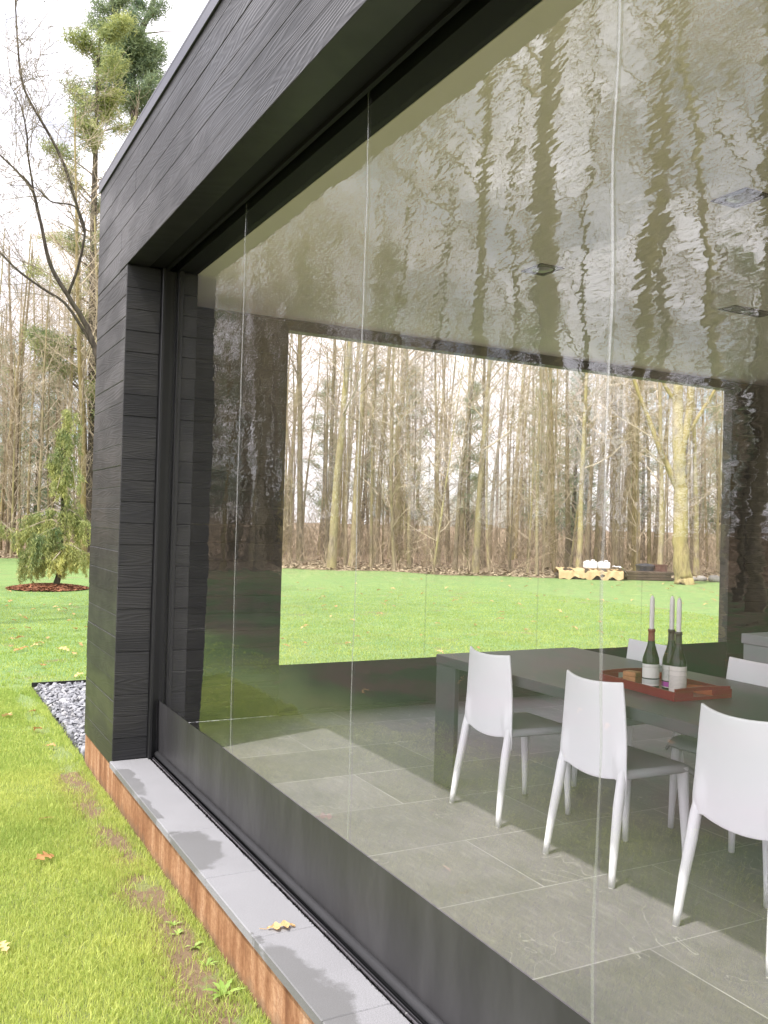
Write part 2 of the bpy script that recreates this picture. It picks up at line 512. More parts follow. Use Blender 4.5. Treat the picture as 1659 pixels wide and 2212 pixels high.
# plants and ground
def bark(name, c_dark, c_lite, moss, mfac, sc_=1.0):
    t = NT(name)
    co = t.coord('Object', scale=(1, 1, 0.22))
    n1 = t.noise(co, 16.0 * sc_, 6.0, 0.65)
    c = t.mix(t.ramp(n1, [(0.35, 0.0), (0.65, 1.0)]), c_dark, c_lite)
    oi = t.n('ObjectInfo')
    mo = t.ramp(t.noise(t.coord('Object', scale=(1, 1, 0.5)), 2.2, 5.0, 0.6), [(0.35, 0.0), (0.62, 1.0)])
    k = t.math('MULTIPLY', mo, t.math('MULTIPLY', t.ramp(oi.outputs['Random'], [(0.15, 0.35), (0.9, 1.0)]), mfac))
    c = t.mix(k, c, moss)
    v = t.math('MULTIPLY_ADD', t.math('FRACT', t.math('MULTIPLY', oi.outputs['Random'], 7.3)), 0.7, 0.65)
    hs = t.n('HueSaturation', {'Color': c, 'Value': v})
    return t.done(t.pbsdf(hs.outputs[0], 0.9, 0.15, n1, 0.8, 0.03))


M['bark'] = bark('forest_bark', (0.12, 0.098, 0.068), (0.34, 0.285, 0.205), (0.33, 0.295, 0.13), 0.95)
M['bark_moss'] = bark('mossy_bark', (0.13, 0.10, 0.055), (0.32, 0.265, 0.14), (0.33, 0.28, 0.11), 0.8)
M['bark_pine'] = bark('pine_bark', (0.040, 0.032, 0.027), (0.125, 0.105, 0.085), (0.10, 0.105, 0.05), 0.4)
M['twig'] = leafy('bare_twigs', (0.34, 0.28, 0.21), (0.55, 0.475, 0.35), 0.0, 'tint', 0.9, 0.5)
M['twig_dark'] = leafy('bare_twigs_dark', (0.16, 0.135, 0.10), (0.33, 0.285, 0.21), 0.0, 'tint', 0.9, 0.3)
M['needles'] = leafy('pine_needles', (0.15, 0.22, 0.11), (0.56, 0.58, 0.19), 0.30, 'tint', 0.55)
M['needles_blue'] = leafy('pine_needles_blue', (0.12, 0.19, 0.13), (0.42, 0.50, 0.24), 0.30, 'tint', 0.55)
M['cedar'] = leafy('weeping_foliage', (0.11, 0.18, 0.08), (0.60, 0.58, 0.20), 0.25, 'tint', 0.6)
M['blade'] = leafy('grass_blade', (0.33, 0.45, 0.10), (0.74, 0.76, 0.24), 0.45, 'tint', 0.5)
M['brush'] = leafy('forest_brush', (0.17, 0.135, 0.085), (0.43, 0.35, 0.235), 0.0, 'tint', 0.9)
M['weed'] = leafy('weed_leaf', (0.20, 0.36, 0.06), (0.42, 0.55, 0.16), 0.3, 'tint', 0.5)
M['dead_leaf'] = leafy('fallen_leaf', (0.42, 0.20, 0.075), (0.72, 0.52, 0.26), 0.25, 'tint', 0.7)

t = NT('lawn_turf')
co = t.coord('Object')
n1 = t.noise(co, 0.35, 5.0, 0.6)
n2 = t.noise(co, 3.0, 6.0, 0.65)
n3 = t.noise(t.coord('Object', scale=(1, 1, 1)), 60.0, 5.0, 0.75)
c = t.mix(n1, (0.15, 0.26, 0.095), (0.21, 0.31, 0.115))
c = t.mix(t.ramp(n2, [(0.40, 0.0), (0.68, 0.8)]), c, (0.27, 0.35, 0.125))
c = t.mix(t.ramp(n3, [(0.32, 0.75), (0.55, 0.0)]), c, (0.075, 0.135, 0.028))
c = t.mix(t.ramp(n3, [(0.58, 0.0), (0.75, 0.7)]), c, (0.33, 0.37, 0.16))
# bare earth where the turf is thin, and along the foot of the plinth
sx = t.n('SeparateXYZ', {0: co})
px = t.math('SUBTRACT', sx.outputs[0], 1.02)
edge = t.n('MapRange', {'Value': t.math('ABSOLUTE', px).outputs[0], 'From Min': 0.03, 'From Max': 0.17, 'To Min': 1.3, 'To Max': 0.0}).outputs[0]
near = t.math('MULTIPLY', edge, t.math('LESS_THAN', sx.outputs[1], 6.4))
bare = t.ramp(t.noise(co, 2.6, 6.0, 0.6), [(0.55, 0.0), (0.66, 1.0)])
soil = t.math('MAXIMUM', t.math('MULTIPLY', near, t.ramp(t.noise(co, 5.0, 5.0), [(0.40, 0.3), (0.52, 1.6)])), t.math('MULTIPLY', bare, t.ramp(t.noise(co, 0.8, 2.0), [(0.5, 0.0), (0.62, 0.7)])), clamp=True)
c = t.mix(soil, c, t.mix(t.noise(co, 40.0, 5.0, 0.7), (0.14, 0.095, 0.058), (0.31, 0.225, 0.145)))
c = t.mix(t.math('MULTIPLY', t.n('MapRange', {'Value': sx.outputs[1], 'From Min': 5.0, 'From Max': 11.0, 'To Min': 1.0, 'To Max': 0.0}), t.math('MULTIPLY_ADD', soil, -0.55, 0.55)), c, (0.30, 0.29, 0.11))
west_shade = t.n('MapRange', {'Value': t.math('MULTIPLY_ADD', t.noise(co, 0.5, 3.0), 1.6, sx.outputs[0]).outputs[0], 'From Min': 0.6, 'From Max': -0.9, 'To Min': 0.0, 'To Max': 1.0}, interpolation_type='SMOOTHSTEP').outputs[0]  # mask for tree shade painted into the lawn colour west of the viewer
old = t.mix(t.ramp(t.noise(co, 0.9, 5.0, 0.6), [(0.42, 0.0), (0.60, 0.9)]), (0.065, 0.120, 0.038), (0.145, 0.105, 0.07))  # green darkened to stand for tree shade; the brown is bare soil
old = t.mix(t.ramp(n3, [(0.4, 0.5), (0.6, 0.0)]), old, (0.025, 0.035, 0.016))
c = t.mix(t.math('MULTIPLY', west_shade, t.math('LESS_THAN', sx.outputs[1], 60.0)), c, old)
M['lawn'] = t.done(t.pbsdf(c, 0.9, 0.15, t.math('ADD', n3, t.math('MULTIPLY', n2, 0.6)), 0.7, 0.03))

t = NT('leaf_litter')
co = t.coord('Object')
vo = t.n('TexVoronoi', {'Vector': co, 'Scale': 9.0, 'Randomness': 1.0})
hv = t.n('SeparateColor', {0: vo.outputs['Color']})
c = t.ramp(hv.outputs[0], [(0.0, (0.13, 0.09, 0.06)), (0.5, (0.26, 0.185, 0.12)), (1.0, (0.42, 0.32, 0.215))])
c = t.mix(t.ramp(t.noise(co, 0.5, 5.0), [(0.4, 0.0), (0.65, 0.6)]), c, (0.17, 0.125, 0.085))
M['litter'] = t.done(t.pbsdf(c, 0.9, 0.15, t.noise(co, 12.0, 5.0, 0.7), 0.8, 0.06))
M['mulch'] = leafy('mulch_chip', (0.10, 0.04, 0.022), (0.42, 0.19, 0.10), 0.0, 'tint', 0.9)
t = NT('gravel_stone')
a = t.n('Attribute', attribute_name='tint')
c = t.ramp(a.outputs['Fac'], [(0.0, (0.15, 0.158, 0.172)), (0.7, (0.34, 0.348, 0.37)), (1.0, (0.47, 0.46, 0.45))])
c = t.mix(0.4, c, t.mix(t.noise(t.coord('Object'), 40.0, 4.0), (0.14, 0.14, 0.155), (0.38, 0.38, 0.40)))
M['gravel'] = t.done(t.pbsdf(c, 0.8, 0.3, t.noise(t.coord('Object'), 90.0, 4.0), 0.3, 0.004))
M['gravel_base'] = simple('gravel_bedding', (0.10, 0.10, 0.105), 0.95, 0.1, 0.4, 30, 0.6, 0.01)
t = NT('tan_tarp')
c = t.mix(t.noise(t.coord('Object'), 4.0, 5.0), (0.40, 0.28, 0.135), (0.52, 0.385, 0.21))
M['tarp'] = t.done(t.pbsdf(c, 0.65, 0.3, t.noise(t.coord('Object'), 7.0, 4.0), 0.5, 0.05))
M['log'] = simple('split_log', (0.085, 0.065, 0.048), 0.9, 0.15, 0.45, 9, 0.6, 0.02)
M['white_jug'] = simple('white_container', (0.82, 0.82, 0.82), 0.5, 0.4, 0.05, 5)
M['bin_dark'] = simple('dark_bin', (0.025, 0.03, 0.04), 0.5, 0.4, 0.2, 5)
M['bin_brown'] = simple('brown_barrel', (0.13, 0.062, 0.045), 0.7, 0.3, 0.3, 6, 0.3)
M['stone'] = simple('rough_stone', (0.30, 0.28, 0.25), 0.9, 0.2, 0.35, 6, 0.6, 0.03)
M['edging'] = simple('steel_edging', (0.018, 0.017, 0.017), 0.6, 0.4, 0.2, 9)

# ------------------------------------------------------------------ light
SUN_EL, SUN_X, SUN_Y = 61.5, -0.956, -0.292       # where the sun stands
sd = bpy.data.lights.new('sun', 'SUN')
sd.energy = 5.0; sd.angle = R(0.6); sd.color = (1.0, 0.955, 0.88)
so = bpy.data.objects.new('sun', sd); col.objects.link(so)
sv = Vector((SUN_X * math.cos(R(SUN_EL)), SUN_Y * math.cos(R(SUN_EL)), math.sin(R(SUN_EL))))
so.rotation_euler = sv.to_track_quat('Z', 'Y').to_euler()
so.location = (-8, -2, 14)
w = bpy.data.worlds.new('World'); sc.world = w; w.use_nodes = True
wt = w.node_tree; wt.nodes.clear()
out = wt.nodes.new('ShaderNodeOutputWorld'); bg = wt.nodes.new('ShaderNodeBackground')
sky = wt.nodes.new('ShaderNodeTexSky'); sky.sky_type = 'NISHITA'; sky.sun_disc = False
sky.sun_elevation = R(SUN_EL); sky.sun_rotation = math.atan2(SUN_X, SUN_Y)
sky.air_density = 1.0; sky.dust_density = 1.0; sky.altitude = 200
tc = wt.nodes.new('ShaderNodeTexCoord')
mp = wt.nodes.new('ShaderNodeMapping'); mp.inputs['Scale'].default_value = (1, 1, 2.2)
wt.links.new(tc.outputs['Generated'], mp.inputs[0])
cn = wt.nodes.new('ShaderNodeTexNoise'); cn.inputs['Scale'].default_value = 2.1; cn.inputs['Detail'].default_value = 7; cn.inputs['Roughness'].default_value = 0.55
wt.links.new(mp.outputs[0], cn.inputs['Vector'])
cr = wt.nodes.new('ShaderNodeValToRGB'); cr.color_ramp.elements[0].position = 0.38; cr.color_ramp.elements[1].position = 0.52
cr.color_ramp.elements[0].color = (0.14, 0.14, 0.14, 1); cr.color_ramp.elements[1].color = (1, 1, 1, 1)
wt.links.new(cn.outputs[0], cr.inputs[0])
mx = wt.nodes.new('ShaderNodeMix'); mx.data_type = 'RGBA'
wt.links.new(cr.outputs[0], mx.inputs[0]); wt.links.new(sky.outputs[0], mx.inputs[6])
gl_ = wt.nodes.new('ShaderNodeVectorMath'); gl_.operation = 'DOT_PRODUCT'
wt.links.new(tc.outputs['Generated'], gl_.inputs[0]); gl_.inputs[1].default_value = sv
gm = wt.nodes.new('ShaderNodeMapRange'); gm.interpolation_type = 'SMOOTHSTEP'
gm.inputs['From Min'].default_value = 0.20; gm.inputs['From Max'].default_value = 0.72
gm.inputs['To Min'].default_value = 1.0; gm.inputs['To Max'].default_value = 1.7     # thin cloud glows toward the sun
wt.links.new(gl_.outputs['Value'], gm.inputs['Value'])
gs = wt.nodes.new('ShaderNodeVectorMath'); gs.operation = 'SCALE'; gs.inputs[0].default_value = (15.5, 15.0, 16.0)
wt.links.new(gm.outputs[0], gs.inputs['Scale']); wt.links.new(gs.outputs[0], mx.inputs[7])
wt.links.new(mx.outputs[2], bg.inputs[0]); bg.inputs[1].default_value = 0.14
wt.links.new(bg.outputs[0], out.inputs[0])
sc.view_settings.view_transform = 'Standard'; sc.view_settings.look = 'None'; sc.view_settings.exposure = 0
sc.cycles.use_denoising = True
sc.cycles.max_bounces = 10; sc.cycles.transparent_max_bounces = 24; sc.cycles.diffuse_bounces = 5
sc.cycles.glossy_bounces = 4; sc.cycles.sample_clamp_indirect = 8.0
try: sc.cycles.caustics_reflective = False
except Exception: pass

# ------------------------------------------------------------------ building
FX = 1.1635       # face of the cladding
YE = 6.584        # far end
YN = -3.6         # near end (behind the photographer)
XB = 8.7          # back
ZC = 3.033        # soffit and ceiling
ZT = 3.82        # top of cladding
BH = 0.1312
YP = 5.626        # face of the return beside the screen


def boards(mb, x0, x1, y0, y1, z0, z1, axis, seed=0, lengths=3.6):
    """stacked horizontal boards with V-joints; axis is the board direction"""
    r = random.Random(seed)
    z = z0
    k = 0
    while z < z1 - 0.004:
        zt = min(z + BH, z1)
        a, b = (y0, y1) if axis == 'y' else (x0, x1)
        cuts = [a]
        p = a + r.uniform(0.5, 1.0) * lengths
        while p < b - 0.4:
            cuts.append(p); p += lengths
        cuts.append(b)
        for i in range(len(cuts) - 1):
            c0 = cuts[i] + (0.0015 if i else 0); c1 = cuts[i + 1] - (0.0015 if i < len(cuts) - 2 else 0)
            pr = r.uniform(-0.002, 0.002)
            if axis == 'y': mb.box(x0 + pr, x1, c0, c1, z + 0.0006, zt - 0.0006, r.random(), 0.0022)
            else: mb.box(c0, c1, y0 + pr, y1, z + 0.0006, zt - 0.0006, r.random(), 0.0022)
        z = zt; k += 1


pav = empty('pavilion', (FX, YE, GZ))
tag(pav, 'black charred timber pavilion with a flat roof and open screened sides', 'pavilion')
PO = Matrix.Translation((-FX, -YE, -GZ))


def pv(mb, name, mat, parent=pav, **k):
    o = mb.build(name, mat, None, **k)
    o.parent = parent
    if parent is pav: o.matrix_parent_inverse = PO
    return o


m = MB(); boards(m, FX, 1.30, YN, YE, ZC, ZT, 'y', 3); pv(m, 'fascia', M['char'], attr='board')
m = MB(); boards(m, FX + 0.004, 1.30, YP + 0.002, YE - 0.004, 0.012 - 0.05, ZC - 0.002, 'y', 5, 9)
pv(m, 'corner_post', M['char'], attr='board')
m = MB(); boards(m, FX + 0.0, 1.372, YP - 0.014, YP, 0.004, ZC - 0.002, 'x', 9, 9)
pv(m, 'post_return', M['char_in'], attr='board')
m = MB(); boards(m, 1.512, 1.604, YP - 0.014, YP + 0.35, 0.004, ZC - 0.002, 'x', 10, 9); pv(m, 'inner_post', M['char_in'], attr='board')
# body of the wall at the corner, behind the boards
m = MB(); m.box(1.302, 1.510, YP + 0.02, YE - 0.16, 0.0, 2.99); pv(m, 'post_core', M['black_paint'])
# end wall with its big opening
OX0, OX1, OZ1 = 2.568, 7.42, 2.95
m = MB(); boards(m, 1.606, OX0, YE - 0.12, YE - 0.006, 0.002, ZC - 0.002, 'x', 12, 9)
boards(m, OX1, XB, YE - 0.12, YE - 0.006, 0.002, ZC - 0.002, 'x', 13, 9)
m.box(OX0, OX1, YE - 0.118, YE - 0.008, OZ1, ZC - 0.002, 0.4)
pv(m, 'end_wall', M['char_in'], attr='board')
m = MB(); boards(m, 1.305, XB, YE - 0.14, YE - 0.002, ZC + 0.004, ZT, 'x', 15); pv(m, 'end_fascia', M['char'], attr='board')
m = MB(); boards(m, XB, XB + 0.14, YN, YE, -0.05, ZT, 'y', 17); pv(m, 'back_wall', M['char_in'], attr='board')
# near end (out of the picture): jambs and fascia round an open end
m = MB(); boards(m, 1.305, 2.5, YN, YN + 0.14, 0.002, ZT, 'x', 19, 9); boards(m, 7.5, XB, YN, YN + 0.14, 0.002, ZT, 'x', 20, 9)
boards(m, 2.5, 7.5, YN, YN + 0.14, ZC, ZT, 'x', 21, 9)
pv(m, 'near_wall', M['char'], attr='board')
m = MB(); m.box(1.30, XB, YN + 0.14, YE - 0.14, ZT - 0.12, ZT - 0.02); pv(m, 'roof', M['black_metal'])
m = MB()
m.box(FX - 0.012, FX + 0.16, YN - 0.012, YE + 0.012, ZT + 0.002, ZT + 0.022, b=0.003)
m.box(FX - 0.012, FX - 0.004, YN - 0.012, YE + 0.012, ZT - 0.06, ZT + 0.001)
m.box(FX + 0.161, XB + 0.15, YE - 0.15, YE + 0.012, ZT + 0.002, ZT + 0.022)
pv(m, 'roof_flashing', M['flashing'])
# soffit, the slot the screen drops from, and the ceiling
m = MB()
m.box(1.301, 1.392, YN + 0.14, YP - 0.016, ZC + 0.004, ZC + 0.05)
m.box(1.394, 1.412, YN + 0.14, YP - 0.016, ZC - 0.012, ZC + 0.05)
m.box(1.470, 1.490, YN + 0.14, YP - 0.016, ZC - 0.006, ZC + 0.05)
m.box(1.412, 1.470, YN + 0.14, YP - 0.016, ZC + 0.14, ZC + 0.16)
m.box(1.492, 1.604, YN + 0.14, YE - 0.122, ZC + 0.002, ZC + 0.05)
pv(m, 'soffit', M['black_paint'])
m = MB(); m.box(1.606, XB - 0.002, YN + 0.14, YE - 0.122, ZC + 0.0, ZC + 0.06); pv(m, 'ceiling', M['ceiling'])
# plinth of weathering steel
m = MB()
m.box(FX + 0.012, FX + 0.022, YN, YE - 0.01, GZ - 0.15, -0.043)
m.box(FX + 0.023, XB, YE - 0.022, YE - 0.012, GZ - 0.15, -0.043)
pv(m, 'plinth', M['corten'])
# guide track beside the post
m = MB()
m.box(1.374, 1.393, YP - 0.055, YP + 0.002, 0.003, ZC - 0.002, b=0.002)
m.box(1.3935, 1.412, YP - 0.02, YP + 0.002, 0.003, ZC - 0.002)
m.box(1.4125, 1.478, YP + 0.008, YP + 0.018, 0.003, ZC - 0.002)
m.box(1.4785, 1.510, YP - 0.035, YP + 0.018, 0.003, ZC - 0.002, b=0.002)
pv(m, 'guide_track', M['black_metal'])
# stone sill slabs
ycuts = [5.622, 4.235, 3.65, 3.06, 2.47, 1.88, 1.29, 0.70, 0.11, -0.48, -1.07, -1.66, -2.25, -3.6]
for i in range(len(ycuts) - 1):
    m = MB(); m.box(FX - 0.012, 1.389, ycuts[i + 1] + 0.0015, ycuts[i] - 0.0015, -0.038, 0.0, b=0.003)
    pv(m, 'sill_stone', M['sill'])
m = MB(); m.box(1.391, 1.398, YN, YP - 0.06, -0.03, -0.004)
for i in range(3000):
    y = rng.uniform(-0.5, YP - 0.06); x = 1.391 + rng.uniform(-0.010, 0.004); 
    m.add([(x, y, -0.004), (x + 0.004, y + 0.003, -0.004), (x + rng.uniform(-0.006, 0.006), y + rng.uniform(-.004, .004), rng.uniform(0.002, 0.012))], [(0, 1, 2)])
pv(m, 'brush_seal', M['brush_strip'])

# indoor floor
m = MB(); m.box(1.4, XB, YN, YE - 0.122, -0.12, 0.0); m.box(OX0, OX1, YE - 0.1215, YE - 0.024, -0.12, -0.002)
fl = m.build('floor', M['slate']); tag(fl, kind='structure')

# ------------------------------------------------------------------ screens
VX = 1.4385


def warp(y, z):
    a = mnoise.noise(Vector((y * 0.9, z * 0.55, 3.3))) * 0.0055 + mnoise.noise(Vector((y * 2.3, z * 1.4, 8.1))) * 0.0016
    e = math.exp(-max(0, YP - 0.02 - y) / 0.22) * mnoise.noise(Vector((y * 6, z * 2.6, 1.7))) * 0.004
    return a + e


scr = empty('roll_down_screen', (VX, 2.0, 0))
tag(scr, 'clear rippled plastic screen with a grey foot band hung along the stone sill', 'screen')
SI = Matrix.Translation((-VX, -2.0, 0))


def sp_(mb, name, mat, smooth=False, root=scr, inv=SI):
    o = mb.build(name, mat, root, smooth); o.matrix_parent_inverse = inv; return o


ZB = 0.346
m = MB()
m.grid(lambda u, v: (VX + warp(YN + 0.16 + u * (YP - YN - 0.16), ZB + v * (3.13 - ZB)), YN + 0.16 + u * (YP - YN - 0.16), ZB + v * (3.13 - ZB)), 260, 90)
sp_(m, 'clear_panel', M['film'], True)
m = MB()
m.grid(lambda u, v: (VX + 0.004 * math.sin(u * 40 + 3 * v) * v * (1 - v) * 3 + warp(YN + 0.16 + u * (YP - YN - 0.16), 0.03 + v * (ZB + 0.008 - 0.03)) * v - 0.003 * v, YN + 0.16 + u * (YP - YN - 0.16), 0.03 + v * (ZB + 0.008 - 0.03)), 260, 14)
sp_(m, 'grey_band', M['fabric'], True)
m = MB()
prof = [(0.0, 0.0)]
m.box(VX - 0.035, VX - 0.006, YN + 0.16, YP - 0.05, 0.001, 0.012, b=0.002)
m.tube([(VX - 0.008, YN + 0.16, 0.026), (VX - 0.008, YP - 0.04, 0.026)], [0.018, 0.018], 14)
sp_(m, 'hem_bar', M['rubber'], True)
for sy in (4.215, 2.899, 1.608, 0.31, -0.98, -2.28):
    m = MB()
    wob_ = lambda z: sy + 0.013 * mnoise.noise(Vector((sy * 3, z * 2.4, 0))) + 0.003 * mnoise.noise(Vector((sy, z * 7, 5)))
    wd = 0.010 if sy < 2 else 0.0065
    m.grid(lambda u, v: (VX - 0.004 + warp(sy, ZB + v * (3.10 - ZB)) - 0.003 * math.sin(u * math.pi), wob_(v * 2.8) + (u - 0.5) * wd * (1 + 0.25 * math.sin(v * 23)), ZB + 0.01 + v * (3.10 - ZB)), 3, 70)
    sp_(m, 'weld_seam', M['seam'], True)

far = empty('roll_down_screen', (5.0, 6.48, 0))
tag(far, 'clear plastic screen with a dark foot band closing the opening in the end wall', 'screen')
FI = Matrix.Translation((-5.0, -6.48, 0))
m = MB(); m.grid(lambda u, v: (OX0 - 0.0 + u * (OX1 - OX0), 6.48 + 0.006 * mnoise.noise(Vector((u * 5, v * 3, 2))), 0.38 + v * (OZ1 - 0.38)), 60, 30)
sp_(m, 'clear_panel', M['film_far'], True, far, FI)
m = MB(); m.grid(lambda u, v: (OX0 + u * (OX1 - OX0), 6.477 + 0.003 * math.sin(u * 60 + v * 2), 0.0 + v * 0.383), 120, 6)
sp_(m, 'grey_band', M['rubber'], True, far, FI)
m = MB(); m.box(OX0, OX1, 6.445, 6.465, 0.001, 0.03, b=0.003); sp_(m, 'hem_bar', M['rubber'], False, far, FI)
for x in (3.858, 5.018, 6.258):
    m = MB(); m.grid(lambda u, v: (x + (u - 0.5) * 0.014, 6.473, 0.385 + v * (OZ1 - 0.39)), 1, 8); sp_(m, 'weld_seam', M['seam_far'], True, far, FI)

# ------------------------------------------------------------------ ceiling lights
def ceiling_light(x, y, lx, ly, bulbs, label):
    root = empty('ceiling_light', (x, y, ZC)); tag(root, label, 'ceiling light', 'recessed lights in the ceiling')
    m = MB(); b = 0.016; zz = -0.006
    m.box(-lx, lx, -ly, -ly + b, zz, -0.0008); m.box(-lx, lx, ly - b, ly, zz, -0.0008)
    m.box(-lx, -lx + b, -ly + b, ly - b, zz, -0.0008); m.box(lx - b, lx, -ly + b, ly - b, zz, -0.0008)
    m.box(-lx + b, lx - b, -ly + b, ly - b, -0.0022, -0.0012)
    m.build('housing', M['lamp_black'], root)
    for k in range(bulbs):
        bx = (k - (bulbs - 1) / 2) * (2 * lx / max(bulbs, 1))
        m = MB(); r = min(ly * 0.55, lx / bulbs * 0.7)
        m.lathe([(0.001, -0.013), (r * 0.55, -0.0125), (r * 0.8, -0.009), (r, -0.004), (r * 1.12, -0.0035), (r * 1.14, -0.0024)], sides=20)
        m.build('bulb', M['lamp_bulb'], root, True)


ceiling_light(3.324, 4.325, 0.085, 0.10, 1, 'small square black recessed light at the far end of the ceiling')
ceiling_light(3.35, 2.90, 0.085, 0.10, 1, 'small square black recessed light nearest in the ceiling, above the chairs')
ceiling_light(5.125, 4.357, 0.205, 0.072, 3, 'long black recessed light with three round bulbs in the ceiling')

# ------------------------------------------------------------------ table, chairs, counter
tb = empty('dining_table', (3.277, 2.707, 0))
tag(tb, 'long dark slate dining table with flat slab legs', 'table')
m = MB(); m.box(-0.51, 0.51, -2.0, 1.80, 0.685, 0.737, b=0.003); m.build('tabletop', M['table'], tb)
for (lx, ly) in ((-0.49, 1.60), (0.49, 1.60), (-0.49, -2.0), (0.49, -2.0)):
    m = MB(); m.box(lx - 0.015, lx + 0.015, ly, ly + 0.20, 0.0, 0.684, b=0.002); m.build('leg', M['table'], tb)

HB, HW = 0.84, 0.205


def chair(label):
    root = empty('dining_chair', (0, 0, 0))
    tag(root, label, 'chair')
    # local +x points to the table; back leans to -x
    def back(u, v):
        s = u * 2 - 1
        z0 = 0.445 - 0.035 * (1 - s * s) - 0.075 * max(0, (abs(s) - 0.74) / 0.26) ** 1.6   # lower edge, dropping into the legs
        z1 = HB - 0.012 * (1 - s * s) + 0.004
        z = z0 + (z1 - z0) * v
        k = (z - 0.40) / (HB - 0.40)
        half = 0.212 - 0.034 * max(0, k) ** 1.3 + 0.004 * math.sin(k * 3)
        x = 0.012 - 0.030 * max(0.0, k) ** 1.4 + 0.045 * s * s * (0.35 + 0.65 * k) - 0.022
        # swelling where each rear leg runs up into the back
        sw = math.exp(-((abs(s) - 0.84) / 0.12) ** 2) * math.exp(-((z - 0.50) / 0.065) ** 2) * 0.017
        return (x - sw, s * half, z)
    m = MB(); m.grid(back, 28, 26)
    o = m.build('backrest', M['plastic'], root, True)
    md = o.modifiers.new('thickness', 'SOLIDIFY'); md.thickness = 0.013; md.offset = 0
    md = o.modifiers.new('round', 'BEVEL'); md.width = 0.004; md.segments = 2; md.limit_method = 'ANGLE'; md.angle_limit = R(50)
    def seat(u, v):
        s = v * 2 - 1
        x = 0.0 + 0.435 * u
        half = 0.205 - 0.012 * u
        dish = 0.014 * (1 - s * s) * math.sin(min(1, u * 1.15) * math.pi)
        nose = 0.03 * max(0, (u - 0.86) / 0.14) ** 2
        rim = 0.026 * max(0, (abs(s) - 0.93) / 0.07) ** 2
        return (x, s * half, 0.452 - dish - nose - rim + 0.012 * (1 - u))
    m = MB(); m.grid(seat, 22, 26)
    o = m.build('seat', M['chair_seat'], root, True)
    md = o.modifiers.new('thickness', 'SOLIDIFY'); md.thickness = 0.016; md.offset = 0
    for sy in (-1, 1):
        pts = [(0.004, sy * 0.190, 0.52), (0.002, sy * 0.190, 0.47), (-0.004, sy * 0.190, 0.42), (-0.020, sy * 0.192, 0.33), (-0.044, sy * 0.202, 0.19), (-0.062, sy * 0.210, 0.06), (-0.068, sy * 0.214, 0.004)]
        m = MB(); m.tube(pts, [0.006, 0.016, 0.0225, 0.0225, 0.0195, 0.0155, 0.014], 14); lg = m.build('leg', M['plastic'], root, True)
        m = MB(); m.lathe([(0.001, 0.0042), (0.0125, 0.004), (0.0125, 0.0006), (0.001, 0.0005)], (-0.069, sy * 0.214, 0), 12); m.build('foot_glide', M['foot'], lg)
        pts = [(0.375, sy * 0.172, 0.448), (0.378, sy * 0.174, 0.40), (0.386, sy * 0.180, 0.25), (0.392, sy * 0.184, 0.10), (0.395, sy * 0.186, 0.004)]
        m = MB(); m.tube(pts, [0.027, 0.027, 0.022, 0.016, 0.0145], 14); lg = m.build('leg', M['plastic'], root, True)
        m = MB(); m.lathe([(0.001, 0.0042), (0.0125, 0.004), (0.0125, 0.0006), (0.001, 0.0005)], (0.395, sy * 0.186, 0), 12); m.build('foot_glide', M['foot'], lg)
    return root


ch0 = chair('white plastic chair on the screen side, farthest along the table at its end leg')
note_kids(ch0)
spots = [(2.718, 3.90, 0, None),
         (2.716, 3.09, R(1.0), 'white plastic chair on the screen side, middle of the three, by the tray'),
         (2.695, 2.285, R(-1), 'white plastic chair on the screen side nearest the viewer, cut by the picture edge'),
         (3.865, 3.91, R(180), 'white chair across the table behind the bottles, only its back showing'),
         (3.855, 3.155, R(181), 'white chair across the table in front of the concrete counter, only its back showing')]
for i, (x, y, a, lb) in enumerate(spots):
    o = ch0 if i == 0 else copy_tree(ch0)
    o.location = (x, y, 0); o.rotation_euler = (0, 0, a)
    if lb: o['label'] = lb
    o['group'] = 'white plastic chairs round the slate table'

ct = empty('concrete_counter', (5.62, 4.764, 0)); tag(ct, 'pale grey concrete counter standing behind the dining table', 'counter')
m = MB(); m.box(0.012, 1.5, -0.25, -0.012, 0.0, 0.66, b=0.004); m.build('base', M['concrete'], ct)
m = MB(); m.box(0, 1.52, -0.262, 0, 0.662, 0.735, b=0.004); m.build('top', M['concrete'], ct)

# ------------------------------------------------------------------ tray and what stands on it
TZ = 0.737
ty = empty('serving_tray', (3.222, 3.178, TZ), R(-4)); tag(ty, 'red lacquered tray with cut-out handles on the slate table', 'tray')
W2, L2 = 0.17, 0.265
m = MB(); m.box(-W2 + 0.011, W2 - 0.011, -L2 + 0.011, L2 - 0.011, 0.001, 0.010); m.build('base', M['lacquer'], ty)
for sx_ in (-1, 1):
    a, b_ = sorted((sx_ * W2, sx_ * (W2 - 0.0105)))
    m = MB(); m.box(a, b_, -L2, L2, 0.0008, 0.042, b=0.002); m.build('side', M['lacquer'], ty)
for sy in (-1, 1):
    a, b_ = sorted((sy * L2, sy * (L2 - 0.0105)))
    m = MB(); w_ = W2 - 0.0108
    m.box(-w_, w_, a, b_, 0.0008, 0.016); m.box(-w_, -0.06, a, b_, 0.0165, 0.042); m.box(0.06, w_, a, b_, 0.0165, 0.042)
    # arched grip over the hand hole
    for k in range(10):
        t0 = -w_ + 2 * w_ * k / 10; t1 = -w_ + 2 * w_ * (k + 1) / 10
        m.box(t0, t1 - 0.0002, a, b_, 0.0425, 0.0425 + 0.012 + 0.006 * math.sin(math.pi * (k + 0.5) / 10))
    m.build('handle_side', M['lacquer'], ty)


